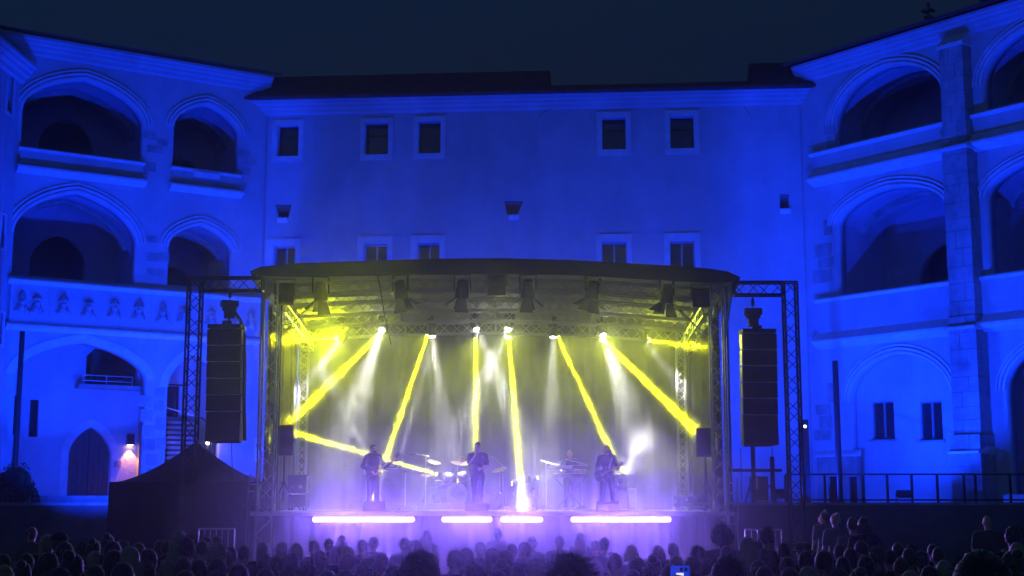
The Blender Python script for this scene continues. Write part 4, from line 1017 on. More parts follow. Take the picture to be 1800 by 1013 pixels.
# ---- keyboards on an X stand
pk = on_deck(1002, 39.9)
ks = thing('keyboard_stand', 'black two tier stand under the keyboards', 'keyboard stand', pk)
for y in (-.2, .2): MB().tube((-.42, y, .03), (.42, y, .92), .02, 6).build('leg', M['iron'], ks); MB().tube((.42, y + .03, .03), (-.42, y + .03, .92), .02, 6).build('leg', M['iron'], ks)
for x in (-.45, .45): MB().tube((x, -.24, .93), (x, .26, .93), .02, 6).build('arm', M['iron'], ks); MB().tube((x, .24, .93), (x, .30, 1.17), .016, 6).build('riser_post', M['iron'], ks); MB().tube((x, .30, 1.17), (x, -.06, 1.15), .016, 6).build('arm', M['iron'], ks)
for z, y, lab, w in ((.952, -.02, 'lower dark stage keyboard', 1.1), (1.186, .1, 'upper keyboard with a pale back panel facing the crowd', 1.25)):
    k = thing('keyboard', lab + ' on the two tier stand', 'keyboard', (pk.x, 39.9 + y, DZ + z), 0, 'keyboards on the two tier stand')
    bevel(MB().bb(-w / 2, w / 2, -.15, .15, 0, .10).build('case', M['fixture'], k), .012)
    MB().bb(-w / 2 + .02, w * .06, -.156, -.151, .012, .09).build('rear_panel', M['pale_cloth' if z > 1 else 'grey_cloth'], k)
    m = MB(); nk = 36
    for i in range(nk): x = -w / 2 + .08 + i * (w - .16) / nk; m.bb(x, x + (w - .16) / nk - .003, .02, .145, .101, .112)
    kind(m.build('keys', M['white'], k), 'stuff')
    for i in range(4): MB().lathe([(.012, .101), (.01, .12)], (-w * .3 + i * .06, -.08, 0), n=8).build('knob', M['chrome'], k)
# floor wedges at the lip
for px, lab in ((660, 'in front of the bass player'), (838, 'in front of the singer'), (1068, 'in front of the guitar player')):
    p = on_deck(px, 37.25); o = thing('floor_monitor', 'low black wedge monitor ' + lab, 'stage monitor', p, 0, 'wedge monitors on the deck')
    m = MB(); vs = [(x, y, z) for x in (-.3, .3) for y, z in ((-.22, 0), (.2, 0), (.2, .1), (-.02, .26), (-.22, .2))]
    m.add(vs, [(0, 1, 2, 3, 4), (5, 9, 8, 7, 6), (0, 5, 6, 1), (1, 6, 7, 2), (2, 7, 8, 3), (3, 8, 9, 4), (4, 9, 5, 0)]); bevel(m.build('cabinet', M['box'], o), .01)
    MB().add([(-.27, .205, .12), (.27, .205, .12), (.27, .0, .262), (-.27, .0, .262)], [(0, 1, 2, 3)]).build('grille', M['grille'], o)
# ladders at both stage ends
def ladder(px, y0, y1, Y, w, lab, n):
    o = thing('ladder', lab, 'ladder', (0, 0, 0), 0, 'stage access ladders'); x = at(px, 800, Y).x; za, zb = zat(px, y1, Y), zat(px, y0, Y)
    for s_ in (-1, 1): MB().tube((x + s_ * w / 2, Y, za), (x + s_ * w / 2 + .03, Y + .15, zb), .022, 8).build('rail', M['galv'], o)
    for i in range(n): z = za + (zb - za) * (i + .5) / n; MB().tube((x - w / 2, Y + .15 * (i + .5) / n, z), (x + w / 2, Y + .15 * (i + .5) / n, z), .016, 6).build('rung', M['galv'], o)
    # stiles continue to the ground
    for s_ in (-1, 1): MB().tube((x + s_ * w / 2 - .02, Y - .12, GROUND_FAR), (x + s_ * w / 2, Y, za), .022, 8).build('rail', M['galv'], o)
ladder(1285, 840, 930, 36.3, .26, 'steep metal ladder at the right stage end', 5)
ladder(446, 833, 870, 37.2, .26, 'short metal ladder at the left stage end behind the tent', 3)
# crowd barrier frames
for (a, b, y0, Y, lab) in ((349, 412, 930, 34.5, 'pale metal barrier frame before the tent'), (1310, 1374, 931, 34.5, 'pale metal barrier frame before the right array')):
    pa, pb = at(a, y0, Y), at(b, y0, Y); o = thing('crowd_barrier', lab, 'barrier', (pa.x, Y, GROUND_FAR), 0, 'metal crowd barriers'); w = pb.x - pa.x; h = pa.z - GROUND_FAR
    MB().path([(0, 0, 0), (0, 0, h), (w, 0, h), (w, 0, 0)], .022, 8).build('frame', M['galv'], o, True)
    MB().tube((0, 0, .15), (w, 0, .15), .018, 6).build('lower_rail', M['galv'], o)
    for i in range(1, 6): MB().tube((w * i / 6, 0, .15), (w * i / 6, 0, h), .009, 6).build('bar', M['galv'], o)
# ---------------------------------------------------------------- pavilion tent
tY0, tY1 = 38.0, 41.6; xa, xb = at(193, 860, tY0).x, at(444, 860, tY0).x; xm = at(345, 780, 39.8).x
ze = zat(193, 849, tY0); zp = zat(345, 776, 39.8)
tent = thing('pavilion_tent', 'closed black pavilion tent with a peaked roof left of the stage', 'tent', (0, 0, 0))
m = MB(); nn = 24
ring = [(xa + (xb - xa) * i / 6, tY0) for i in range(6)] + [(xb, tY0 + (tY1 - tY0) * i / 6) for i in range(6)] + [(xb - (xb - xa) * i / 6, tY1) for i in range(6)] + [(xa, tY1 - (tY1 - tY0) * i / 6) for i in range(6)]
vs = []; ym = (tY0 + tY1) / 2
for j in range(8):
    f = j / 7
    for i, (x, y) in enumerate(ring):
        e = .5 + .5 * abs(math.cos(math.pi * i / 6)) ; sag = (f ** 1.55) if j else 0
        vs.append((x + (xm - x) * f, y + (ym - y) * f, ze + (zp - ze) * (sag * (1 - .12 * (1 - abs(math.cos(math.pi * i / 6)))) if j < 7 else 1)))
m.add(vs, [(j * nn + i, j * nn + (i + 1) % nn, (j + 1) * nn + (i + 1) % nn, (j + 1) * nn + i) for j in range(7) for i in range(nn)]); m.build('roof', M['canvas'], tent, True)
def tentwall(p, q, seed):
    n = 22; rnd = random.Random(seed); vs = []
    d = (Vector(q) - Vector(p)); nv = Vector((-d.y, d.x)).normalized()
    for i in range(n + 1):
        b = Vector(p) + d * i / n; o = .03 * math.sin(i * 1.3 + seed) + .02 * math.sin(i * 2.9)
        for z, k in ((GROUND_FAR, 1.2), ((ze + GROUND_FAR) / 2, 1), (ze + .01, .1)): vs.append((b.x + nv.x * o * k, b.y + nv.y * o * k, z))
    MB().add(vs, [(i * 3 + j, (i + 1) * 3 + j, (i + 1) * 3 + j + 1, i * 3 + j + 1) for i in range(n) for j in range(2)]).build('side_wall', M['canvas'], tent, True)
for a_, b_, s_ in (((xa, tY0), (xb, tY0), 1), ((xb, tY0), (xb, tY1), 2), ((xb, tY1), (xa, tY1), 3), ((xa, tY1), (xa, tY0), 4)): tentwall(a_, b_, s_)
for i, (a_, b_) in enumerate((((xa, tY0), (xb, tY0)), ((xb, tY0), (xb, tY1)))):
    MB().add([(a_[0], a_[1] - .03 * (1 - i), ze + .03), (b_[0], b_[1] - .03 * (1 - i), ze + .03), (b_[0], b_[1] - .03 * (1 - i), ze - .22), (a_[0], a_[1] - .03 * (1 - i), ze - .22)], [(0, 1, 2, 3)]).build('valance', M['canvas'], tent)
for x in (xa, xb):
    for y in (tY0, tY1): MB().tube((x, y, GROUND_FAR), (x, y, ze), .03, 6).build('leg', M['iron'], tent)
# ---------------------------------------------------------------- terrace furniture, right
RY = TY + .2; zr0 = TZ + .09
rail = thing('railing', 'dark metal railing along the right terrace edge', 'railing', (0, 0, 0))
xs = [at(p_, 860, RY).x for p_ in (1381, 1415, 1450, 1518, 1560, 1603, 1648, 1695, 1715, 1776, 1830, 1890)]
for z in (zat(1500, 834, RY), zr0 + .08): MB().bb(xs[0], xs[-1], RY - .03, RY + .03, z - .025, z + .025).build('rail', M['iron'], rail)
for x in xs: MB().bb(x - .035, x + .035, RY - .031, RY + .031, zr0, zat(1500, 834, RY) - .026).build('post', M['iron'], rail)
for px, w in ((1469, 13), (1505, 11)):
    p = at(px, 860, RY - .2); k = RY / FPX
    tag(link('bollard_post', bevel(MB().bb(p.x - w * k / 2, p.x + w * k / 2, RY + .06, RY + .28, zr0, zat(px, 838, RY)).build('bollard_post', M['iron']), .01).data) if 0 else bevel(MB().bb(p.x - w * k / 2, p.x + w * k / 2, RY + .06, RY + .28, zr0, zat(px, 838, RY)).build('bollard_post', M['iron']), .012), 'thick dark post behind the railing, ' + ('at the foot of the tall pole' if px == 1469 else 'just right of the tall pole'), 'post', 'thick posts behind the railing')
def mast(px, y0, y1, Y, w, lab):
    p = at(px, y1, Y); o = thing('mast', lab, 'mast', (p.x, Y, TZ + .004), 0, 'flag masts'); k = Y / FPX; h = zat(px, y0, Y) - TZ
    MB().tube((0, 0, 0), (0, 0, h), w * k / 2, 12, w * k / 2 * .92).build('pole', M['fixture'], o, True); MB().bb(-w * k * .7, w * k * .7, -w * k * .7, w * k * .7, 0, .12).build('foot', M['iron'], o)
    MB().lathe([(w * k * .5, 0), (w * k * .52, .03), (.02, .06)], (0, 0, h), n=12).build('cap', M['iron'], o)
mast(1477, 637, 884, RY + .5, 11, 'thin dark mast on the right terrace'); mast(23, 585, 880, 43.6, 10, 'dark mast on the left terrace before the big porch arch')
# scaffold cross and doorway behind the right array
o = thing('scaffold_frame', 'dark scaffold posts with a cross bar behind the right array', 'scaffold', (0, 0, 0)); Ys = 43.5
for px, y0, w in ((1323, 785, 7), (1357, 803, 7)): p = at(px, y0, Ys); k = Ys / FPX; MB().bb(p.x - w * k / 2, p.x + w * k / 2, Ys - .05, Ys + .05, TZ + .09, p.z).build('post', M['iron'], o)
pa, pb = at(1279, 827, Ys - .08), at(1374, 827, Ys - .08); MB().bb(pa.x, pb.x, Ys - .12, Ys - .052, pa.z - .05, pa.z + .05).build('cross_bar', M['iron'], o)
for a_, b_ in (((1322, 840), (1309, 888)), ((1340, 845), (1390, 886))): MB().tube(at(*a_, Ys), at(*b_, Ys - .02), .02, 6).build('brace', M['iron'], o)
pa = at(1334, 862, 44.6); o = thing('cabinet', 'dark upright electric cabinet with a pale notice behind the right array', 'cabinet', (pa.x, 44.6, TZ + .004)); h = zat(1334, 838, 44.6) - TZ
bevel(MB().bb(-.27, .27, -.2, .2, .05, h).build('housing', M['fixture'], o), .015); MB().bb(-.22, -.06, -.215, -.202, h * .55, h * .95).build('notice', M['frame'], o); MB().bb(-.2, .2, -.22, -.202, .12, .16).build('vent', M['galv'], o)
for px, y in ((1414, 750),):
    p = at(px, y, 44.2); o = thing('lamp_post', 'short dark post with a small white lamp by the right truss leg', 'lamp', (p.x, 44.2, TZ)); h = zat(px, 738, 44.2) - TZ
    MB().bb(-.12, .12, -.08, .08, 0, h).build('post', M['iron'], o); MB().ell((-.0, -.09, p.z - TZ), (.045, .03, .045), 8, 6).build('bulb', M['tiny'], o, True)
# warm lit niche behind the right array
# wall lamp by the gothic door
s, z = FL.w(229, 773, PD - .08); wl = thing('wall_lamp', 'dark box wall lamp throwing a warm cone beside the pointed door', 'wall lamp', FL.pt(s, PD - .12, z), FL.az)
bevel(MB().bb(-.13, .13, -.1, .11, -.2, .2).build('housing', M['iron'], wl), .01); MB().bb(-.09, .09, -.07, .08, -.212, -.201).build('lens', M['warm'], wl)
spot('wall_lamp_light', FL.pt(s, PD - .15, z - .24), FL.pt(s, PD - .02, z - 1.8), (1, .36, .09), 150, .03, 72, .25)
s2, z2 = FL.w(196, 805, PD); slab(LW, 'switch_box', M['stone'], FL.w(206, 816, PD)[0] - .12, FL.w(206, 816, PD)[0] + .12, PD - .09, PD - .003, FL.w(206, 816, PD)[1] - .12, FL.w(206, 816, PD)[1] + .12)
s, z = FL.w(365, 779, -.05); o = thing('stair_lamp', 'small bright lamp on the stair post behind the tent', 'lamp', FL.pt(s, -.05, z), FL.az); MB().ell((0, 0, 0), (.07, .07, .07), 10, 8).build('bulb', M['tiny'], o, True); MB().tube((0, .0, -2.2), (0, 0, -.07), .03, 8).build('post', M['iron'], o)
l = bpy.data.lights.new('stair_lamp_light', 'POINT'); l.energy = 12; l.color = (1, .75, .6); l.shadow_soft_size = .06; kind(link('stair_lamp_light', l), 'helper').location = FL.pt(s, -.2, z)
# dark evergreen bush on the left terrace
pb = at(25, 884, 43.7); bush = thing('bush', 'dark rounded bush at the far left of the terrace', 'bush', (pb.x, 43.7, TZ + .09))
rnd = random.Random(5); m = MB(); 
for i in range(2600):
    a, b = rnd.uniform(0, 6.283), math.acos(rnd.uniform(-.2, 1)); rr = rnd.uniform(.75, 1.05) * (1 + .18 * math.sin(a * 3 + b * 4))
    c = Vector((rr * .62 * math.sin(b) * math.cos(a), rr * .6 * math.sin(b) * math.sin(a), .15 + rr * .95 * math.cos(b)))
    u = Vector((rnd.gauss(0, 1), rnd.gauss(0, 1), rnd.gauss(0, 1))).normalized() * .055; w = u.orthogonal().normalized() * .028
    m.add([c - u, c + w, c + u, c - w], [(0, 1, 2, 3)])
kind(m.build('foliage', M['leaf'], bush), 'stuff'); MB().tube((0, 0, 0), (0, 0, .6), .05, 8).build('stem', M['wood'], bush); MB().ell((0, 0, .5), (.5, .48, .62), 16, 10).build('dark_core', M['dark'], bush, True)  # solid near-black core set inside the leaves
# ================================================================ PEOPLE
def remesh(mb, voxel, name, m, smooth=4, displace=None):
    me = bpy.data.meshes.new('t'); me.from_pydata(mb.v, [], mb.f)
    bm = bmesh.new(); bm.from_mesh(me); bmesh.ops.recalc_face_normals(bm, faces=bm.faces); bm.to_mesh(me); bm.free()
    ob = bpy.data.objects.new('t', me); COL.objects.link(ob)
    r = ob.modifiers.new('r', 'REMESH'); r.mode = 'VOXEL'; r.voxel_size = voxel
    s = ob.modifiers.new('s', 'SMOOTH'); s.factor = .5; s.iterations = smooth
    dg = bpy.context.evaluated_depsgraph_get(); dg.update()
    out = bpy.data.meshes.new_from_object(ob.evaluated_get(dg)); bpy.data.objects.remove(ob); bpy.data.meshes.remove(me)
    if displace:
        for v in out.vertices: v.co += v.normal * displace(v.co)
    out.name = name; out.materials.clear(); out.materials.append(m); out.shade_smooth()
    return out
def cap(mb, p, r, q, r2, n=12):
    mb.tube(p, q, r, n, r2); mb.ell(p, (r, r, r), n, 8); mb.ell(q, (r2, r2, r2), n, 8)
V = Vector
REST = dict(RE=V((-.25, .02, 1.14)), RW=V((-.27, -.06, .89)), LE=V((.25, .02, 1.14)), LW=V((.27, -.06, .89)), RK=V((-.105, -.02, .50)), LK=V((.105, -.02, .50)), RA=V((-.11, .02, .08)), LA=V((.11, .02, .08)),
            RF=V((0, -.02, -1)), LF=V((0, -.02, -1)), head=(0, 0), lean=0.0)
def pose(**k):
    d = dict(REST); d.update(k); return d
def hand(mb, w, d, side, curl=.6, k=1.0):
    """palm, four bent fingers of unequal length and a thumb leaving the side of the palm"""
    d = V(d).normalized(); x = d.cross(V((0, -1, .2))); x = (x if x.length > .1 else d.cross(V((1, 0, 0)))).normalized(); nrm = x.cross(d).normalized()
    pc = w + d * .05; 
    cap(mb, w, .027, w + d * .02, .028, 8)
    for j in range(4): o = x * (j - 1.5) * .021; cap(mb, w + d * .02 + o * .7, .015, w + d * .085 + o, .0125, 7)
    for j, L in enumerate((.062, .075, .07, .055)):
        b = w + d * .088 + x * (j - 1.5) * .021; k1 = b + (d * math.cos(curl) + nrm * math.sin(curl)) * L * .55; k2 = k1 + (d * math.cos(curl * 2.2) + nrm * math.sin(curl * 2.2)) * L * .55
        cap(mb, b, .0112, k1, .0105, 7); cap(mb, k1, .0105, k2, .009, 7)
    t0 = w + d * .025 + x * .028 * side; t1 = t0 + (d * .6 + x * side * .7 + nrm * .25).normalized() * .045; cap(mb, t0, .0145, t1, .0125, 7); cap(mb, t1, .0125, t1 + (d * .9 + nrm * .45).normalized() * .032, .0105, 7)
def figure(P, sex=0, fingers=True):
    """returns the primitive sets of body, top, sleeves, trousers and shoes for a pose"""
    sh = .185 if sex == 0 else .165; hp = .095 if sex == 0 else .1
    T = Matrix.Rotation(P['lean'], 3, 'X')
    up = lambda p: T @ (V(p) - V((0, 0, .95))) + V((0, 0, .95))
    RS, LS = up((-sh, 0, 1.42)), up((sh, 0, 1.42))
    Hh = Matrix.Rotation(P['head'][0], 3, 'Z') @ Matrix.Rotation(P['head'][1], 3, 'X')
    nk = up((0, .0, 1.46)); hc = up((0, -.015, 1.635)); hd = lambda p: hc + Hh @ V(p)
    b = MB()
    b.ell(hc + Hh @ V((0, .015, .015)), (.074, .094, .102), 16, 12, Hh); b.ell(hd((0, -.028, -.05)), (.054, .06, .066), 12, 9, Hh); b.ell(hd((0, -.062, -.095)), (.03, .028, .025), 8, 6, Hh)
    cap(b, hd((0, -.082, .012)), .010, hd((0, -.104, -.025)), .0135, 8)                       # nose
    for s_ in (-1, 1):
        b.ell(hd((s_ * .076, .01, -.01)), (.012, .022, .034), 8, 6, Hh)                         # ears
        b.ell(hd((s_ * .031, -.075, .028)), (.022, .014, .009), 8, 5, Hh)                      # brows
        b.ell(hd((s_ * .042, -.066, -.022)), (.022, .018, .018), 8, 6, Hh)                     # cheeks
    b.ell(hd((0, -.083, -.058)), (.024, .012, .006), 8, 5, Hh); b.ell(hd((0, -.082, -.071)), (.021, .012, .007), 8, 5, Hh)   # lips
    cap(b, nk + V((0, .012, -.04)), .058, hd((0, .02, -.07)), .052, 12)
    b.ell(up((0, .005, 1.27)), (.155 if sex == 0 else .14, .102, .20), 16, 12); b.ell(up((0, .0, 1.06)), (.135 if sex == 0 else .12, .095, .16), 16, 10); b.ell((0, .01, .93), (.155 if sex == 0 else .165, .11, .12), 16, 10)
    cap(b, RS + V((.08, .01, .035)), .05, RS, .056, 10); cap(b, LS + V((-.08, .01, .035)), .05, LS, .056, 10)
    for S_, E_, W_, F_, sd in ((RS, P['RE'], P['RW'], P['RF'], 1), (LS, P['LE'], P['LW'], P['LF'], -1)):
        cap(b, S_, .050, E_, .039, 10); cap(b, E_, .039, W_, .027, 10)
        if fingers: hand(b, W_, F_, sd, P.get('curl', .6))
        else: cap(b, W_, .028, W_ + V(F_).normalized() * .1, .022, 8)
    RH, LH = V((-hp, .01, .9)), V((hp, .01, .9))
    for H_, K_, A_ in ((RH, P['RK'], P['RA']), (LH, P['LK'], P['LA'])):
        cap(b, H_, .085, K_, .056, 12); cap(b, K_, .056, A_, .038, 10); cap(b, A_ + V((0, .03, -.04)), .036, A_ + V((0, -.13, -.05)), .03, 8)
    top = MB(); g = .02
    top.ell(up((0, .005, 1.27)), (.155 + g - (.015 if sex else 0), .102 + g, .20), 18, 12); top.ell(up((0, .0, 1.06)), (.14 + g, .10 + g, .19), 18, 10); top.ell((0, .01, .95), (.15 + g, .112 + g, .11), 18, 8)
    cap(top, RS + V((.085, .012, .03)), .05 + g * .7, RS, .056 + g, 12); cap(top, LS + V((-.085, .012, .03)), .05 + g * .7, LS, .056 + g, 12)
    cap(top, up((0, .015, 1.40)), .085, up((0, .015, 1.465)), .068, 12)
    slv = P.get('sleeve', .62)
    for S_, E_, W_ in ((RS, P['RE'], P['RW']), (LS, P['LE'], P['LW'])):
        if slv <= 1: cap(top, S_, .056 + g, S_ + (E_ - S_) * slv, .05 + g, 12)
        else: cap(top, S_, .056 + g, E_, .046 + g * .8, 12); cap(top, E_, .046 + g * .8, E_ + (W_ - E_) * (slv - 1), .033 + g * .7, 10)
    tr = MB(); tr.ell((0, .01, .92), (.155 + g * .8, .11 + g * .8, .12), 16, 9)
    for H_, K_, A_ in ((RH, P['RK'], P['RA']), (LH, P['LK'], P['LA'])):
        cap(tr, H_, .085 + g * .8, K_, .062 + g * .7, 12); cap(tr, K_, .062 + g * .7, A_ + V((0, 0, .02)), .05 + g * .6, 12)
    sh_ = MB()
    for A_ in (P['RA'], P['LA']): cap(sh_, A_ + V((0, .045, -.03)), .046, A_ + V((0, -.15, -.045)), .035, 10); sh_.bb(A_.x - .045, A_.x + .045, A_.y - .18, A_.y + .085, A_.z - .08, A_.z - .05)
    return dict(body=b, top=top, trousers=tr, shoes=sh_, hd=hd, Hh=Hh, hc=hc, up=up)
def hairset(f, style, rnd):
    """hair grown round the head: a shell cut to leave the face, plus short blades for a fuzzy outline"""
    hd, Hh, hc = f['hd'], f['Hh'], f['hc']; m = MB(); blades = MB()
    def shell(rad, c, zcut=-.02, ycut=-.05, amp=.004, nb=260, bl=.03, drop=.6):
        n, mm = 26, 18
        P_ = []
        for j in range(mm + 1):
            for i in range(n):
                ph, t = math.pi * j / mm, 2 * math.pi * i / n
                p = V((math.sin(ph) * math.cos(t), math.sin(ph) * math.sin(t), math.cos(ph)))
                q = V((p.x * rad[0], p.y * rad[1], p.z * rad[2])) + V(c)
                q += p * amp * (noise.noise(p * 6 + V((style.__hash__() % 7, 0, 0))) * 1.6 + noise.noise(p * 17))
                P_.append(q)
        keep = lambda q: not (q.y < ycut and q.z < .055) and q.z > zcut - .35 * max(0, q.y)
        fs = []
        for j in range(mm):
            for i in range(n):
                idx = (j * n + i, (j + 1) * n + i, (j + 1) * n + (i + 1) % n, j * n + (i + 1) % n)
                if all(keep(P_[k]) for k in idx): fs.append(idx)
        m.add([hd(q) for q in P_], fs)
        for _ in range(int(nb * 1.5)):
            ph, t = math.acos(rnd.uniform(-.5, 1)), rnd.uniform(0, 6.283)
            p = V((math.sin(ph) * math.cos(t), math.sin(ph) * math.sin(t), math.cos(ph))); q = V((p.x * rad[0], p.y * rad[1], p.z * rad[2])) + V(c)
            if not keep(q): continue
            d = (p * .5 + V((rnd.gauss(0, .35), rnd.gauss(0, .35) + .2, -drop * rnd.random()))).normalized() * bl * rnd.uniform(.5, 1.3); w = d.orthogonal().normalized() * .0026
            blades.add([hd(q - w - p * .006), hd(q + w - p * .006), hd(q + d)], [(0, 1, 2)])
    if style == 'short': shell((.083, .103, .112), (0, .02, .02))
    elif style == 'cropped': shell((.078, .098, .107), (0, .018, .018), amp=.001, nb=160, bl=.012)
    elif style == 'messy': shell((.09, .11, .122), (0, .02, .026), amp=.009, nb=420, bl=.045, drop=.1)
    elif style == 'curly': shell((.118, .128, .138), (0, .025, .02), zcut=-.08, amp=.022, nb=620, bl=.05, drop=-.2)
    elif style == 'bun': shell((.083, .102, .112), (0, .02, .018)); m.ell(hd((0, .10, .105)), (.048, .048, .045), 12, 8)
    elif style in ('long', 'ponytail', 'bob'):
        shell((.085, .105, .113), (0, .02, .02), zcut=-.08)
        if style == 'long':
            for k in range(9):
                a = math.pi * (k / 8); x, y = .08 * math.cos(a), .035 + .075 * math.sin(a); pts = [(x, y, .0), (x * 1.12, y * 1.1, -.1), (x * 1.25, y * 1.15 + .01, -.2), (x * 1.2, y * 1.15 + .02, -.31 - .03 * (k % 3))]
                for p, q, r1, r2 in zip(pts[:-1], pts[1:], (.036, .034, .03), (.034, .03, .012)): m.tube(hd(p), hd(q), r1, 8, r2)
        elif style == 'bob':
            for k in range(9):
                a = math.pi * (k / 8); x, y = .08 * math.cos(a), .03 + .075 * math.sin(a); m.tube(hd((x, y, .0)), hd((x * 1.15, y * 1.1, -.12)), .036, 8, .026)
        else:
            pts = [(0, .115, .05), (0, .15, .02), (0, .155, -.08), (.01, .14, -.2)]
            for p, q, r1, r2 in zip(pts[:-1], pts[1:], (.028, .034, .03), (.034, .03, .01)): m.tube(hd(p), hd(q), r1, 10, r2)
    m.add(blades.v, blades.f); return m
def headwear(f, style):
    hd = f['hd']; m = MB()
    if style == 'cap':
        n, k = 20, 7; vs = []
        for j in range(k + 1):
            ph = math.pi / 2 * j / k
            for i in range(n): t = 6.2832 * i / n; vs.append(hd((.088 * math.sin(ph) * math.cos(t), .018 + .108 * math.sin(ph) * math.sin(t), .045 + .088 * math.cos(ph))))
        m.add(vs, [(j * n + i, (j + 1) * n + i, (j + 1) * n + (i + 1) % n, j * n + (i + 1) % n) for j in range(k) for i in range(n)])
        br = [hd((.075 * math.cos(a), -.05 - .105 * math.sin(a), .05 - .012 * math.sin(a))) for a in [math.pi * i / 10 for i in range(11)]]
        m.add(br + [p + V((0, 0, .006)) for p in br], [tuple(range(11)), tuple(range(21, 10, -1))] + [(i, i + 1, 12 + i, 11 + i) for i in range(10)])
    elif style == 'hat':
        m.lathe([(.17, .05), (.172, .055), (.1, .062), (.095, .13), (.07, .15), (.01, .152)], f['hc'] + V((0, .01, .0)), (0, .05, 1), 24)
    return m
MESHC = {}
def person(label, P, loc, rz, scale=1.0, hair='short', hairm='hair_dark', topm='black_cloth', trm='denim', skin='skin', sex=0, wear=None, voxel=.016, group=None, key=None, fingers=True, seed=1, beard=False):
    key = key or label; rnd = random.Random(seed)
    if key not in MESHC:
        f = figure(P, sex, fingers)
        MESHC[key] = dict(f=f, body=remesh(f['body'], voxel, 'person', M['skin'], 3), top=remesh(f['top'], max(voxel, .016), 'shirt', M['black_cloth'], 5, lambda c: .006 * noise.noise(c * 9) + .004 * noise.noise(c * 23)),
                          trousers=remesh(f['trousers'], max(voxel, .018), 'trousers', M['denim'], 4, lambda c: .005 * noise.noise(c * 10)), shoes=remesh(f['shoes'], .016, 'shoes', M['shoe'], 2))
    C = MESHC[key]; f = C['f']
    o = link('person', C['body']); o.location = loc; o.rotation_euler = (0, 0, rz); o.scale = (scale,) * 3
    tag(o, label, 'person', group)
    def child(name, me, m):
        c = link(name, me, o); c.material_slots[0].link = 'OBJECT'; c.material_slots[0].material = M[m]; return c
    o.material_slots[0].link = 'OBJECT'; o.material_slots[0].material = M[skin]
    child('shirt', C['top'], topm); child('trousers', C['trousers'], trm); child('shoes', C['shoes'], 'shoe')
    hk = ('hair', hair, round(P['head'][0], 2), round(P['head'][1], 2), round(P['lean'], 2))
    if hair != 'bald':
        if hk not in MESHC: MESHC[hk] = hairset(f, hair, random.Random(3)).mesh('hair', M['hair_dark'], True)
        child('hair', MESHC[hk], hairm)
    if wear:
        hk = ('wear', wear, round(P['head'][0], 2), round(P['head'][1], 2), round(P['lean'], 2))
        if hk not in MESHC: MESHC[hk] = headwear(f, wear).mesh(wear, M['black_cloth'], True)
        child(wear, MESHC[hk], 'black_cloth' if wear == 'cap' else 'olive')
    if beard:
        hd = f['hd']; b = MB(); b.ell(hd((0, -.045, -.085)), (.05, .05, .045), 12, 8); b.build('beard', M[hairm], o, True)
    return o
def guitar(label, cat, loc, mtx, neck, bass, bodym):
    """solid body with cutaways, neck, headstock with pegs, strings, pickups; lies in its own x (neck) z plane"""
    o = thing(cat.replace(' ', '_'), label, cat)
    out = [(-.24, -.02), (-.235, .09), (-.17, .155), (-.08, .15), (-.02, .115), (.06, .125), (.14, .165), (.185, .15), (.15, .085), (.12, .045), (.12, -.04), (.15, -.075), (.165, -.13), (.11, -.15), (.04, -.12), (-.02, -.115), (-.09, -.16), (-.18, -.155), (-.235, -.1)]
    bevel(MB().prism(out, -.02, .022).build('body', M[bodym], o), .012, 3)
    MB().bb(.10, .10 + neck, -.036, -.012, -.026, .026).build('neck', M['maple'], o)
    bevel(MB().prism([(.10 + neck, -.03), (.10 + neck, .03), (.16 + neck, .055), (.29 + neck, .04), (.30 + neck, .0), (.26 + neck, -.035)], -.034, -.014).build('headstock', M['wood_red' if bass else 'maple'], o), .004)
    n = 4 if bass else 6
    for i in range(n):
        x = .14 + neck + i * (.15 if bass else .14) / n; MB().tube((x, -.024, .045), (x, -.024, .085), .008, 6).lathe([(.016, 0), (.016, .012)], (x, -.024, .078), (0, 0, 1), 8).build('peg', M['chrome'], o)
    st = MB()
    for i in range(n): z = (i - (n - 1) / 2) * .01; st.tube((-.15, -.042, z), (.12 + neck, -.04, z * .8), .0016, 4)
    kind(st.build('strings', M['chrome'], o), 'stuff')
    for x in (-.04, .05): MB().bb(x - .02, x + .02, -.034, -.021, -.045, .045).build('pickup', M['fixture'], o)
    MB().bb(-.17, -.13, -.036, -.021, -.04, .04).build('bridge', M['chrome'], o)
    o.matrix_world = mtx; return o
def place(px, Y, rz, z=DZ): p = at(px, 880, Y); return Matrix.Translation((p.x, Y, z)) @ Matrix.Rotation(rz, 4, 'Z')
def mloc(m): return m.to_translation()
# --- singer
mx = place(839, 37.7, 0.0)
sp = pose(RE=V((-.215, -.09, 1.19)), RW=V((-.045, -.20, 1.44)), RF=V((.3, -.25, .9)), LE=V((.25, .05, 1.16)), LW=V((.10, -.17, 1.07)), LF=V((-.85, -.35, .1)), head=(0, -.08), curl=1.1, sleeve=.75, RK=V((-.07, -.02, .5)), LK=V((.07, -.02, .5)), RA=V((-.062, .02, .08)), LA=V((.062, .01, .08)))
person('singer in a dark cap and black t-shirt holding a microphone to his mouth', sp, mloc(mx), 0.0, 1.06, 'cropped', 'hair_dark', 'black_cloth', 'black_cloth', wear='cap', voxel=.011, seed=2)
mic = thing('microphone', 'handheld black microphone held to the singer\'s mouth', 'microphone'); mic.matrix_world = mx
w = (V((-.045, -.20, 1.44)) + V((.05, -.04, .10))) * 1.06
MB().tube(w + V((-.0, -.03, -.16)), w + V((0, .0, .02)), .015, 10, .022).build('handle', M['fixture'], mic, True); MB().ell(w + V((0, .008, .05)), (.028, .028, .032), 12, 8).build('grille', M['galv'], mic, True)
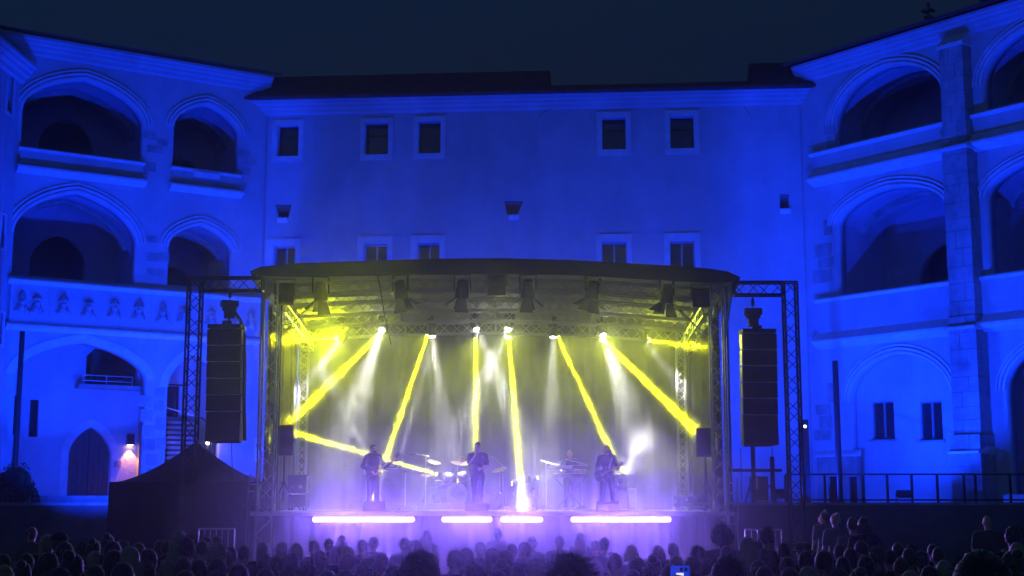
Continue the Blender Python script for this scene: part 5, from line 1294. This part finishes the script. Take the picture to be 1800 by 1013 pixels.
# --- bass player, turned to the right of the picture
rz = R(38)
bpz = pose(RE=V((-.30, .06, 1.16)), RW=V((-.13, -.18, 1.01)), RF=V((.75, -.1, -.35)), LE=V((.30, -.10, 1.15)), LW=V((.40, -.34, 1.30)), LF=V((.05, -.35, .6)), head=(.35, .12), curl=.9, sleeve=1.85, RA=V((-.10, .05, .08)), LA=V((.09, -.03, .08)), RK=V((-.09, -.01, .5)), LK=V((.085, -.05, .5)))
mx = place(655, 38.2, rz)
person('bass player in a dark jacket with short hair turned towards the right', bpz, mloc(mx), rz, 1.05, 'short', 'hair_brown', 'black_cloth', 'black_cloth', voxel=.011, beard=True, seed=3)
gm = mx @ Matrix.Translation((-.07, -.19, 1.03)) @ Matrix.Rotation(R(-18), 4, 'Z') @ Matrix.Rotation(R(-37), 4, 'Y')
guitar('dark red bass guitar with its long neck pointing up to the right', 'bass guitar', None, gm, .62, True, 'wood_red')
def strap(mx, pts, lab, m):
    o = tag(link('guitar_strap', (lambda mb: mb.mesh('guitar_strap', M[m], True))(MB().path([V(p) for p in pts], .022, 8))), lab, 'guitar strap', 'guitar straps'); o.matrix_world = mx
strap(mx, [(-.22, -.16, .93), (-.23, .1, 1.05), (-.12, .17, 1.30), (.07, .12, 1.50), (.15, .0, 1.52), (.15, -.13, 1.42), (.10, -.22, 1.2)], 'pale strap over the bass player\'s shoulder', 'pale_cloth')
# --- guitar player
rz = R(-14)
gpz = pose(RE=V((-.30, .05, 1.15)), RW=V((-.15, -.19, 1.0)), RF=V((.8, -.1, -.25)), LE=V((.31, -.06, 1.12)), LW=V((.38, -.30, 1.20)), LF=V((.05, -.4, .6)), head=(-.25, .25), curl=.9, sleeve=1.8, RA=V((-.16, .03, .08)), LA=V((.16, -.02, .08)), RK=V((-.13, -.02, .5)), LK=V((.14, -.04, .5)))
mx = place(1068, 38.3, rz)
person('guitar player with long dark hair seen as a silhouette', gpz, mloc(mx), rz, 1.03, 'long', 'hair_dark', 'black_cloth', 'black_cloth', voxel=.011, seed=4)
gm = mx @ Matrix.Translation((-.10, -.20, 1.01)) @ Matrix.Rotation(R(-14), 4, 'Z') @ Matrix.Rotation(R(-22), 4, 'Y')
guitar('dark electric guitar held by the long haired player', 'electric guitar', None, gm, .42, False, 'fixture')
strap(mx, [(-.25, -.16, .93), (-.23, .1, 1.05), (-.12, .17, 1.30), (.07, .12, 1.50), (.15, .0, 1.50), (.15, -.13, 1.40), (.08, -.22, 1.15)], 'pale strap over the long haired guitar player\'s shoulder', 'pale_cloth')
# --- keyboard player and drummer
kp = pose(RE=V((-.27, -.06, 1.16)), RW=V((-.22, -.32, 1.10)), RF=V((.1, -.9, -.1)), LE=V((.27, -.06, 1.16)), LW=V((.24, -.32, 1.10)), LF=V((-.1, -.9, -.1)), head=(.1, .15), lean=.08, sleeve=.7)
mx = place(1002, 40.45, 0); person('keyboard player standing behind the two tier keyboards', kp, mloc(mx), 0, 1.0, 'bald', 'hair_dark', 'navy', 'black_cloth', wear=None, voxel=.012, seed=5)
dp = pose(RE=V((-.32, -.05, 1.16)), RW=V((-.30, -.33, 1.15)), RF=V((.25, -.9, .1)), LE=V((.32, -.05, 1.16)), LW=V((.22, -.32, 1.12)), LF=V((-.1, -.9, .1)), head=(0, .1), curl=1.2, RK=V((-.20, -.42, .86)), LK=V((.20, -.42, .86)), RA=V((-.22, -.45, .46)), LA=V((.22, -.45, .46)))
o = person('drummer seated behind the kit in dark clothes', dp, (pd.x + .18, 41.33, zd - .38), 0, 1.0, 'short', 'hair_brown', 'black_cloth', 'black_cloth', voxel=.012, seed=6)
for s_, dx in ((-1, 'left'), (1, 'right')):
    q0 = V((s_ * .28, -.40, 1.17)); dsk = tag(link('drumstick', MB().tube(q0, q0 + V((-s_ * .06, -.34, .03 if s_ < 0 else .12)), .008, 6, .005).mesh('drumstick', M['maple'])), 'wooden drumstick in the drummer\'s ' + ('right' if s_ < 0 else 'left') + ' hand', 'drumstick', 'drumsticks'); dsk.location = (pd.x + .18, 41.33, zd - .38)

# ================================================================ THE CROWD
raw = '57,929,18 84,943,25 106,939,28c 95,956,24 114,956,32 46,976,30 40,991,35 62,977,28 86,975,35 104,999,45 129,977,42 145,952,25 164,951,26 167,972,30 190,942,24 199,955,30 217,950,24 200,971,36 229,965,36 244,957,24 261,969,34 217,992,42 259,992,34 280,952,22 294,951,24 315,936,24l 328,945,28 295,986,34 355,952,26 362,946,24 381,945,22 381,959,34k 382,985,40 385,1004,44 215,1006,40 6,977,30 350,985,34 '
raw += '551,951,22 578,949,26 601,943,20 611,964,26 612,976,34 590,962,24 638,951,18 657,945,22 670,977,32 711,922,22 730,927,40k 750,911,26 740,976,70 835,995,50 875,907,24 900,933,28 935,922,30b 984,944,28 1000,977,75 1020,915,30 1063,947,24 1046,952,20 880,990,40 690,1001,44 940,985,36 800,968,28 '
raw += '1061,949,24 1183,957,30 1226,962,28 1268,914,30k 1284,954,20 1279,983,60p 1278,963,26 1314,948,30l 1333,952,18 1349,917,24 1339,970,28 1335,988,34 1343,999,36 1378,957,26 1412,960,26h 1417,972,32 1388,1002,40 1447,900,30u 1468,905,26 1499,910,30 1518,911,26 1513,953,24 1541,961,28 1495,966,26 1448,970,36 1483,982,30 1522,980,32 1578,956,24 1600,957,22 1564,970,26 1598,967,28 1640,959,22 1649,964,26 1583,984,30 1659,987,34 1635,999,36 1725,981,110 1548,1004,40 1508,1004,36 1735,907,28z 1781,926,26 1788,956,30 1777,973,38 1120,985,38 1180,997,44 1110,960,26'
standing = [pose(), pose(head=(.25, 0), RE=V((-.26, .04, 1.14)), RW=V((-.20, -.16, .99)), LE=V((.26, .04, 1.14)), LW=V((.20, -.16, .99)), RF=V((.6, -.6, .1)), LF=V((-.6, -.6, .1)), sleeve=1.9), pose(head=(-.3, .05), RE=V((-.27, -.02, 1.14)), sleeve=.6)]
upose = pose(RE=V((-.36, -.10, 1.50)), RW=V((-.20, -.20, 1.70)), RF=V((.3, -.1, .9)), head=(.9, -.25), sleeve=.8)
ppose = pose(LE=V((.30, -.20, 1.30)), LW=V((.13, -.36, 1.54)), LF=V((-.15, -.1, .95)), head=(-.1, 0), sleeve=1.7, curl=.9)
rnd = random.Random(11)
STY = ['short', 'short', 'messy', 'cropped', 'bob', 'ponytail', 'long', 'bun', 'short', 'cropped', 'messy']
HM = ['hair_dark', 'hair_brown', 'hair_dark', 'hair_brown', 'hair_dark', 'hair_brown', 'hair_dark', 'hair_blond']
HN = dict(hair_dark='dark', hair_brown='brown', hair_grey='grey', hair_blond='blond')
SN = dict(short='short {} hair', messy='tousled {} hair', cropped='close cropped {} hair', bob='{} bobbed hair', ponytail='a {} ponytail', long='long {} hair', bun='{} hair in a bun', curly='bushy {} curls', bald='a bald head')
def zone(px):
    for lim, nm in ((100, 'below the left terrace bush'), (192, 'below the pointed door'), (318, 'before the left half of the tent'), (440, 'before the right half of the tent'), (545, 'left of the LED battens'), (640, 'before the first LED batten'), (765, 'before the second LED batten'), (870, 'before the third LED batten'), (1000, 'before the fourth LED batten'), (1090, 'before the fifth LED batten'), (1200, 'before the last LED batten'), (1300, 'below the right stage tower'), (1400, 'before the right barrier'), (1500, 'below the terrace mast'), (1600, 'below the terrace windows'), (1720, 'below the stone buttress'), (1900, 'at the right picture edge')):
        if px < lim: return nm
crowd = []
have = [tuple(map(float, re_.rstrip('abcdefghijklmnopqrstuvwxyz').split(','))) for re_ in raw.split()]
extra = 0
while extra < 46:
    ex, ey = rnd.uniform(5, 1795), rnd.uniform(955, 1008); ew = 22 + (ey - 950) * .34 + rnd.uniform(-2, 3)
    if all(abs(ex - a) > (ew + w_) * .36 or abs(ey - b) > 17 for a, b, w_ in have) and all(not (w_ > 60 and abs(ex - a) < 60) for a, b, w_ in have):
        have.append((ex, ey, ew)); raw += ' %d,%d,%d' % (ex, ey, ew); extra += 1
for tok in raw.split():
    a, b, c = tok.split(','); fl_ = c[-1] if c[-1].isalpha() else ''; wpx = float(c.rstrip('abcdefghijklmnopqrstuvwxyz'))
    px, py = float(a), float(b)
    if 540 < px < 1200 and py < 938: py += 24
    if 1255 < px < 1360 and py < 925: py += 12
    if 540 < px < 1200 and py < 962: wpx = min(wpx, 15)
    d = .172 * FPX / wpx
    if fl_ == 'k': d *= 1.25
    hgt = lambda dd: CAMZ - (CAMZ - at(px, py, dd).z) - ground_z(dd)
    for _ in range(60):
        h = hgt(d)
        if h > 1.88: d *= 1.03 if py > 885 else .97
        elif h < 1.54: d *= .97
        else: break
        if d < 3 or d > 33.5: break
    d = min(33.0, max(3, d)); h = min(1.98, max(1.45, hgt(d)))
    st = rnd.choice(STY); hm = rnd.choice(HM); wear = None; P = rnd.choice((0, 0, 1, 2)); sex = 0 if st in ('short', 'cropped', 'messy') else 1
    if fl_ == 'c': wear, st, sex = 'cap', 'cropped', 0
    if fl_ == 'h': wear, st, sex = 'hat', 'short', 0
    if fl_ == 'l': st, hm, sex = 'long', 'hair_blond', 1
    if fl_ == 'k': st, sex = 'curly', 1; hm = 'hair_blond' if px == 381 else 'hair_dark'
    if fl_ == 'b': st, hm = 'bun', 'hair_dark'; sex = 1
    if fl_ == 'z': st, sex = 'bald', 0
    if wpx > 60 and not fl_: st, sex = ('short', 0) if px > 1500 else (('messy', 0) if px > 800 else ('short', 0))
    crowd.append(dict(px=px, py=py, d=d, h=h, st=st, hm=hm, wear=wear, P=P, sex=sex, fl=fl_, top=rnd.choice(['black_cloth', 'navy', 'grey_cloth', 'olive', 'red_cloth', 'black_cloth']), tr=rnd.choice(['denim', 'black_cloth', 'grey_cloth']), sk=rnd.choice(['skin', 'skin2']), yaw=rnd.uniform(-.28, .28), z=zone(px)))
TN = dict(black_cloth='black', navy='navy', grey_cloth='grey', olive='olive', red_cloth='maroon', pale_cloth='pale')
used = {}
crowd.sort(key=lambda c: c['d'])
ORD = ['nearest', 'second nearest', 'third nearest', 'fourth nearest', 'fifth nearest', 'sixth nearest', 'seventh nearest', 'eighth nearest', 'ninth nearest', 'tenth nearest', 'eleventh nearest', 'twelfth nearest']
cnt = {}
for c in crowd:
    i = cnt.get(c['z'], 0); cnt[c['z']] = i + 1
    c['rank'] = 'the ' + ORD[i] + ' there' if i < 12 else 'far back'
for c in crowd:
    look = 'person with ' + SN[c['st']].format(HN[c['hm']])
    if c['wear'] == 'cap': look = 'person in a dark cap'
    if c['wear'] == 'hat': look = 'person in a brimmed hat'
    if c['fl'] == 'u': look = 'person raising one arm'
    if c['fl'] == 'p': look = 'person holding up a phone'
    lab = look + ' in ' + TN[c['top']] + ' ' + c['z'] + ', ' + c['rank']
    if len(lab.split()) > 16: lab = lab.replace(' there', '')
    if len(lab.split()) > 16: lab = lab.replace('person with ', '', 1)
    if len(lab.split()) > 16: lab = lab.replace(' in ' + TN[c['top']], '')
    P = standing[c['P']]; key = 'crowd%d%d' % (c['P'], c['sex'])
    if c['fl'] == 'u': P, key = upose, 'crowd_u'
    if c['fl'] == 'p': P, key = ppose, 'crowd_p'
    hb = 1.745 + (.03 if c['st'] in ('messy', 'curly') else 0)
    p = at(c['px'], c['py'], c['d'])
    near = c['d'] < 6.5
    if near: key += 'n'
    rz = math.pi + c['yaw']
    o = person(lab, P, (p.x, c['d'], ground_z(c['d'])), rz, c['h'] / hb, c['st'], c['hm'], c['top'], c['tr'], c['sk'], c['sex'], c['wear'], .014 if near else .02, 'crowd watching the concert', key)
    if c['fl'] == 'p':
        ph = thing('phone', 'lit phone screen held up in the crowd showing the blue castle', 'phone')
        ph.matrix_world = Matrix.Translation((p.x, c['d'], ground_z(c['d']))) @ Matrix.Rotation(rz, 4, 'Z') @ Matrix.Scale(c['h'] / hb, 4) @ Matrix.Translation((.10, -.41, 1.665)) @ Matrix.Rotation(-c['yaw'], 4, 'Z')
        bevel(MB().bb(-.055, .055, -.006, .004, -.034, .034).build('case', M['fixture'], ph), .006)
        MB().bb(-.051, .051, .0045, .006, -.03, .03).build('screen', M['screen'], ph)
        MB().bb(-.02, .02, .0065, .008, -.025, -.008).build('bright_stage_image', M['screen_w'], ph)
        MB().bb(-.04, -.025, .0065, .008, .0, .02).build('window_image', M['dark'], ph); MB().bb(-.015, .0, .0065, .008, .0, .02).build('window_image', M['dark'], ph)
# ================================================================ AIR
def volume(name, dens, colr, aniso, noise_amt=0):
    m = bpy.data.materials.new(name); m.use_nodes = True; nt = m.node_tree
    nt.nodes.remove(nt.nodes['Principled BSDF'])
    v = nt.nodes.new('ShaderNodeVolumePrincipled'); v.inputs['Color'].default_value = (*colr, 1); v.inputs['Density'].default_value = dens; v.inputs['Anisotropy'].default_value = aniso
    nt.links.new(v.outputs[0], nt.nodes['Material Output'].inputs['Volume'])
    return m
def airbox(name, x0, x1, y0, y1, z0, z1, m):
    o = MB().bb(x0, x1, y0, y1, z0, z1).build(name, m); return kind(o, 'stuff')
smokemat = volume('stage_smoke', SMOKE_D, (.97, .97, .97), .25)
nt = smokemat.node_tree; pv = [n for n in nt.nodes if n.type == 'PRINCIPLED_VOLUME'][0]
tc = nt.nodes.new('ShaderNodeTexCoord'); nz = nt.nodes.new('ShaderNodeTexNoise'); nz.inputs['Scale'].default_value = .9; nz.inputs['Detail'].default_value = 3; nz.inputs['Distortion'].default_value = .6
mr = nt.nodes.new('ShaderNodeMapRange'); mr.inputs['From Min'].default_value = .34; mr.inputs['From Max'].default_value = .66; mr.inputs['To Min'].default_value = SMOKE_D * .35; mr.inputs['To Max'].default_value = SMOKE_D * 1.7
nt.links.new(tc.outputs['Object'], nz.inputs['Vector']); nt.links.new(nz.outputs['Fac'], mr.inputs['Value']); nt.links.new(mr.outputs[0], pv.inputs['Density'])
airbox('haze', -160, 160, -45, 210, -1.6, 26, volume('haze', HAZE_D, (.92, .94, 1), .95))  # strong forward scatter makes the haze also stand in for lens bloom
xa_, xb_, ya_, yb_ = SX0 - .02, SX1 + .02, SY0 + .75, SY1 - .3
sm = MB().add([(xa_, ya_, DZ + .002), (xb_, ya_, DZ + .002), (xb_, yb_, DZ + .002), (xa_, yb_, DZ + .002), (xa_, ya_, 7.5), (xb_, ya_, 7.42), (xb_, yb_, 6.9), (xa_, yb_, 6.95)], [(3, 2, 1, 0), (4, 5, 6, 7), (0, 1, 5, 4), (1, 2, 6, 5), (2, 3, 7, 6), (3, 0, 4, 7)])
kind(sm.build('smoke', smokemat), 'stuff')
fog = MB().ell((-.4, 33.6, 1.3), (8.0, 5.4, 2.6), 40, 24).build('smoke', volume('added_glow_fog', FOG_D, (.95, .95, .95), .5), None, True); kind(fog, 'stuff')  # fog ellipsoid added to carry the violet glow of the battens
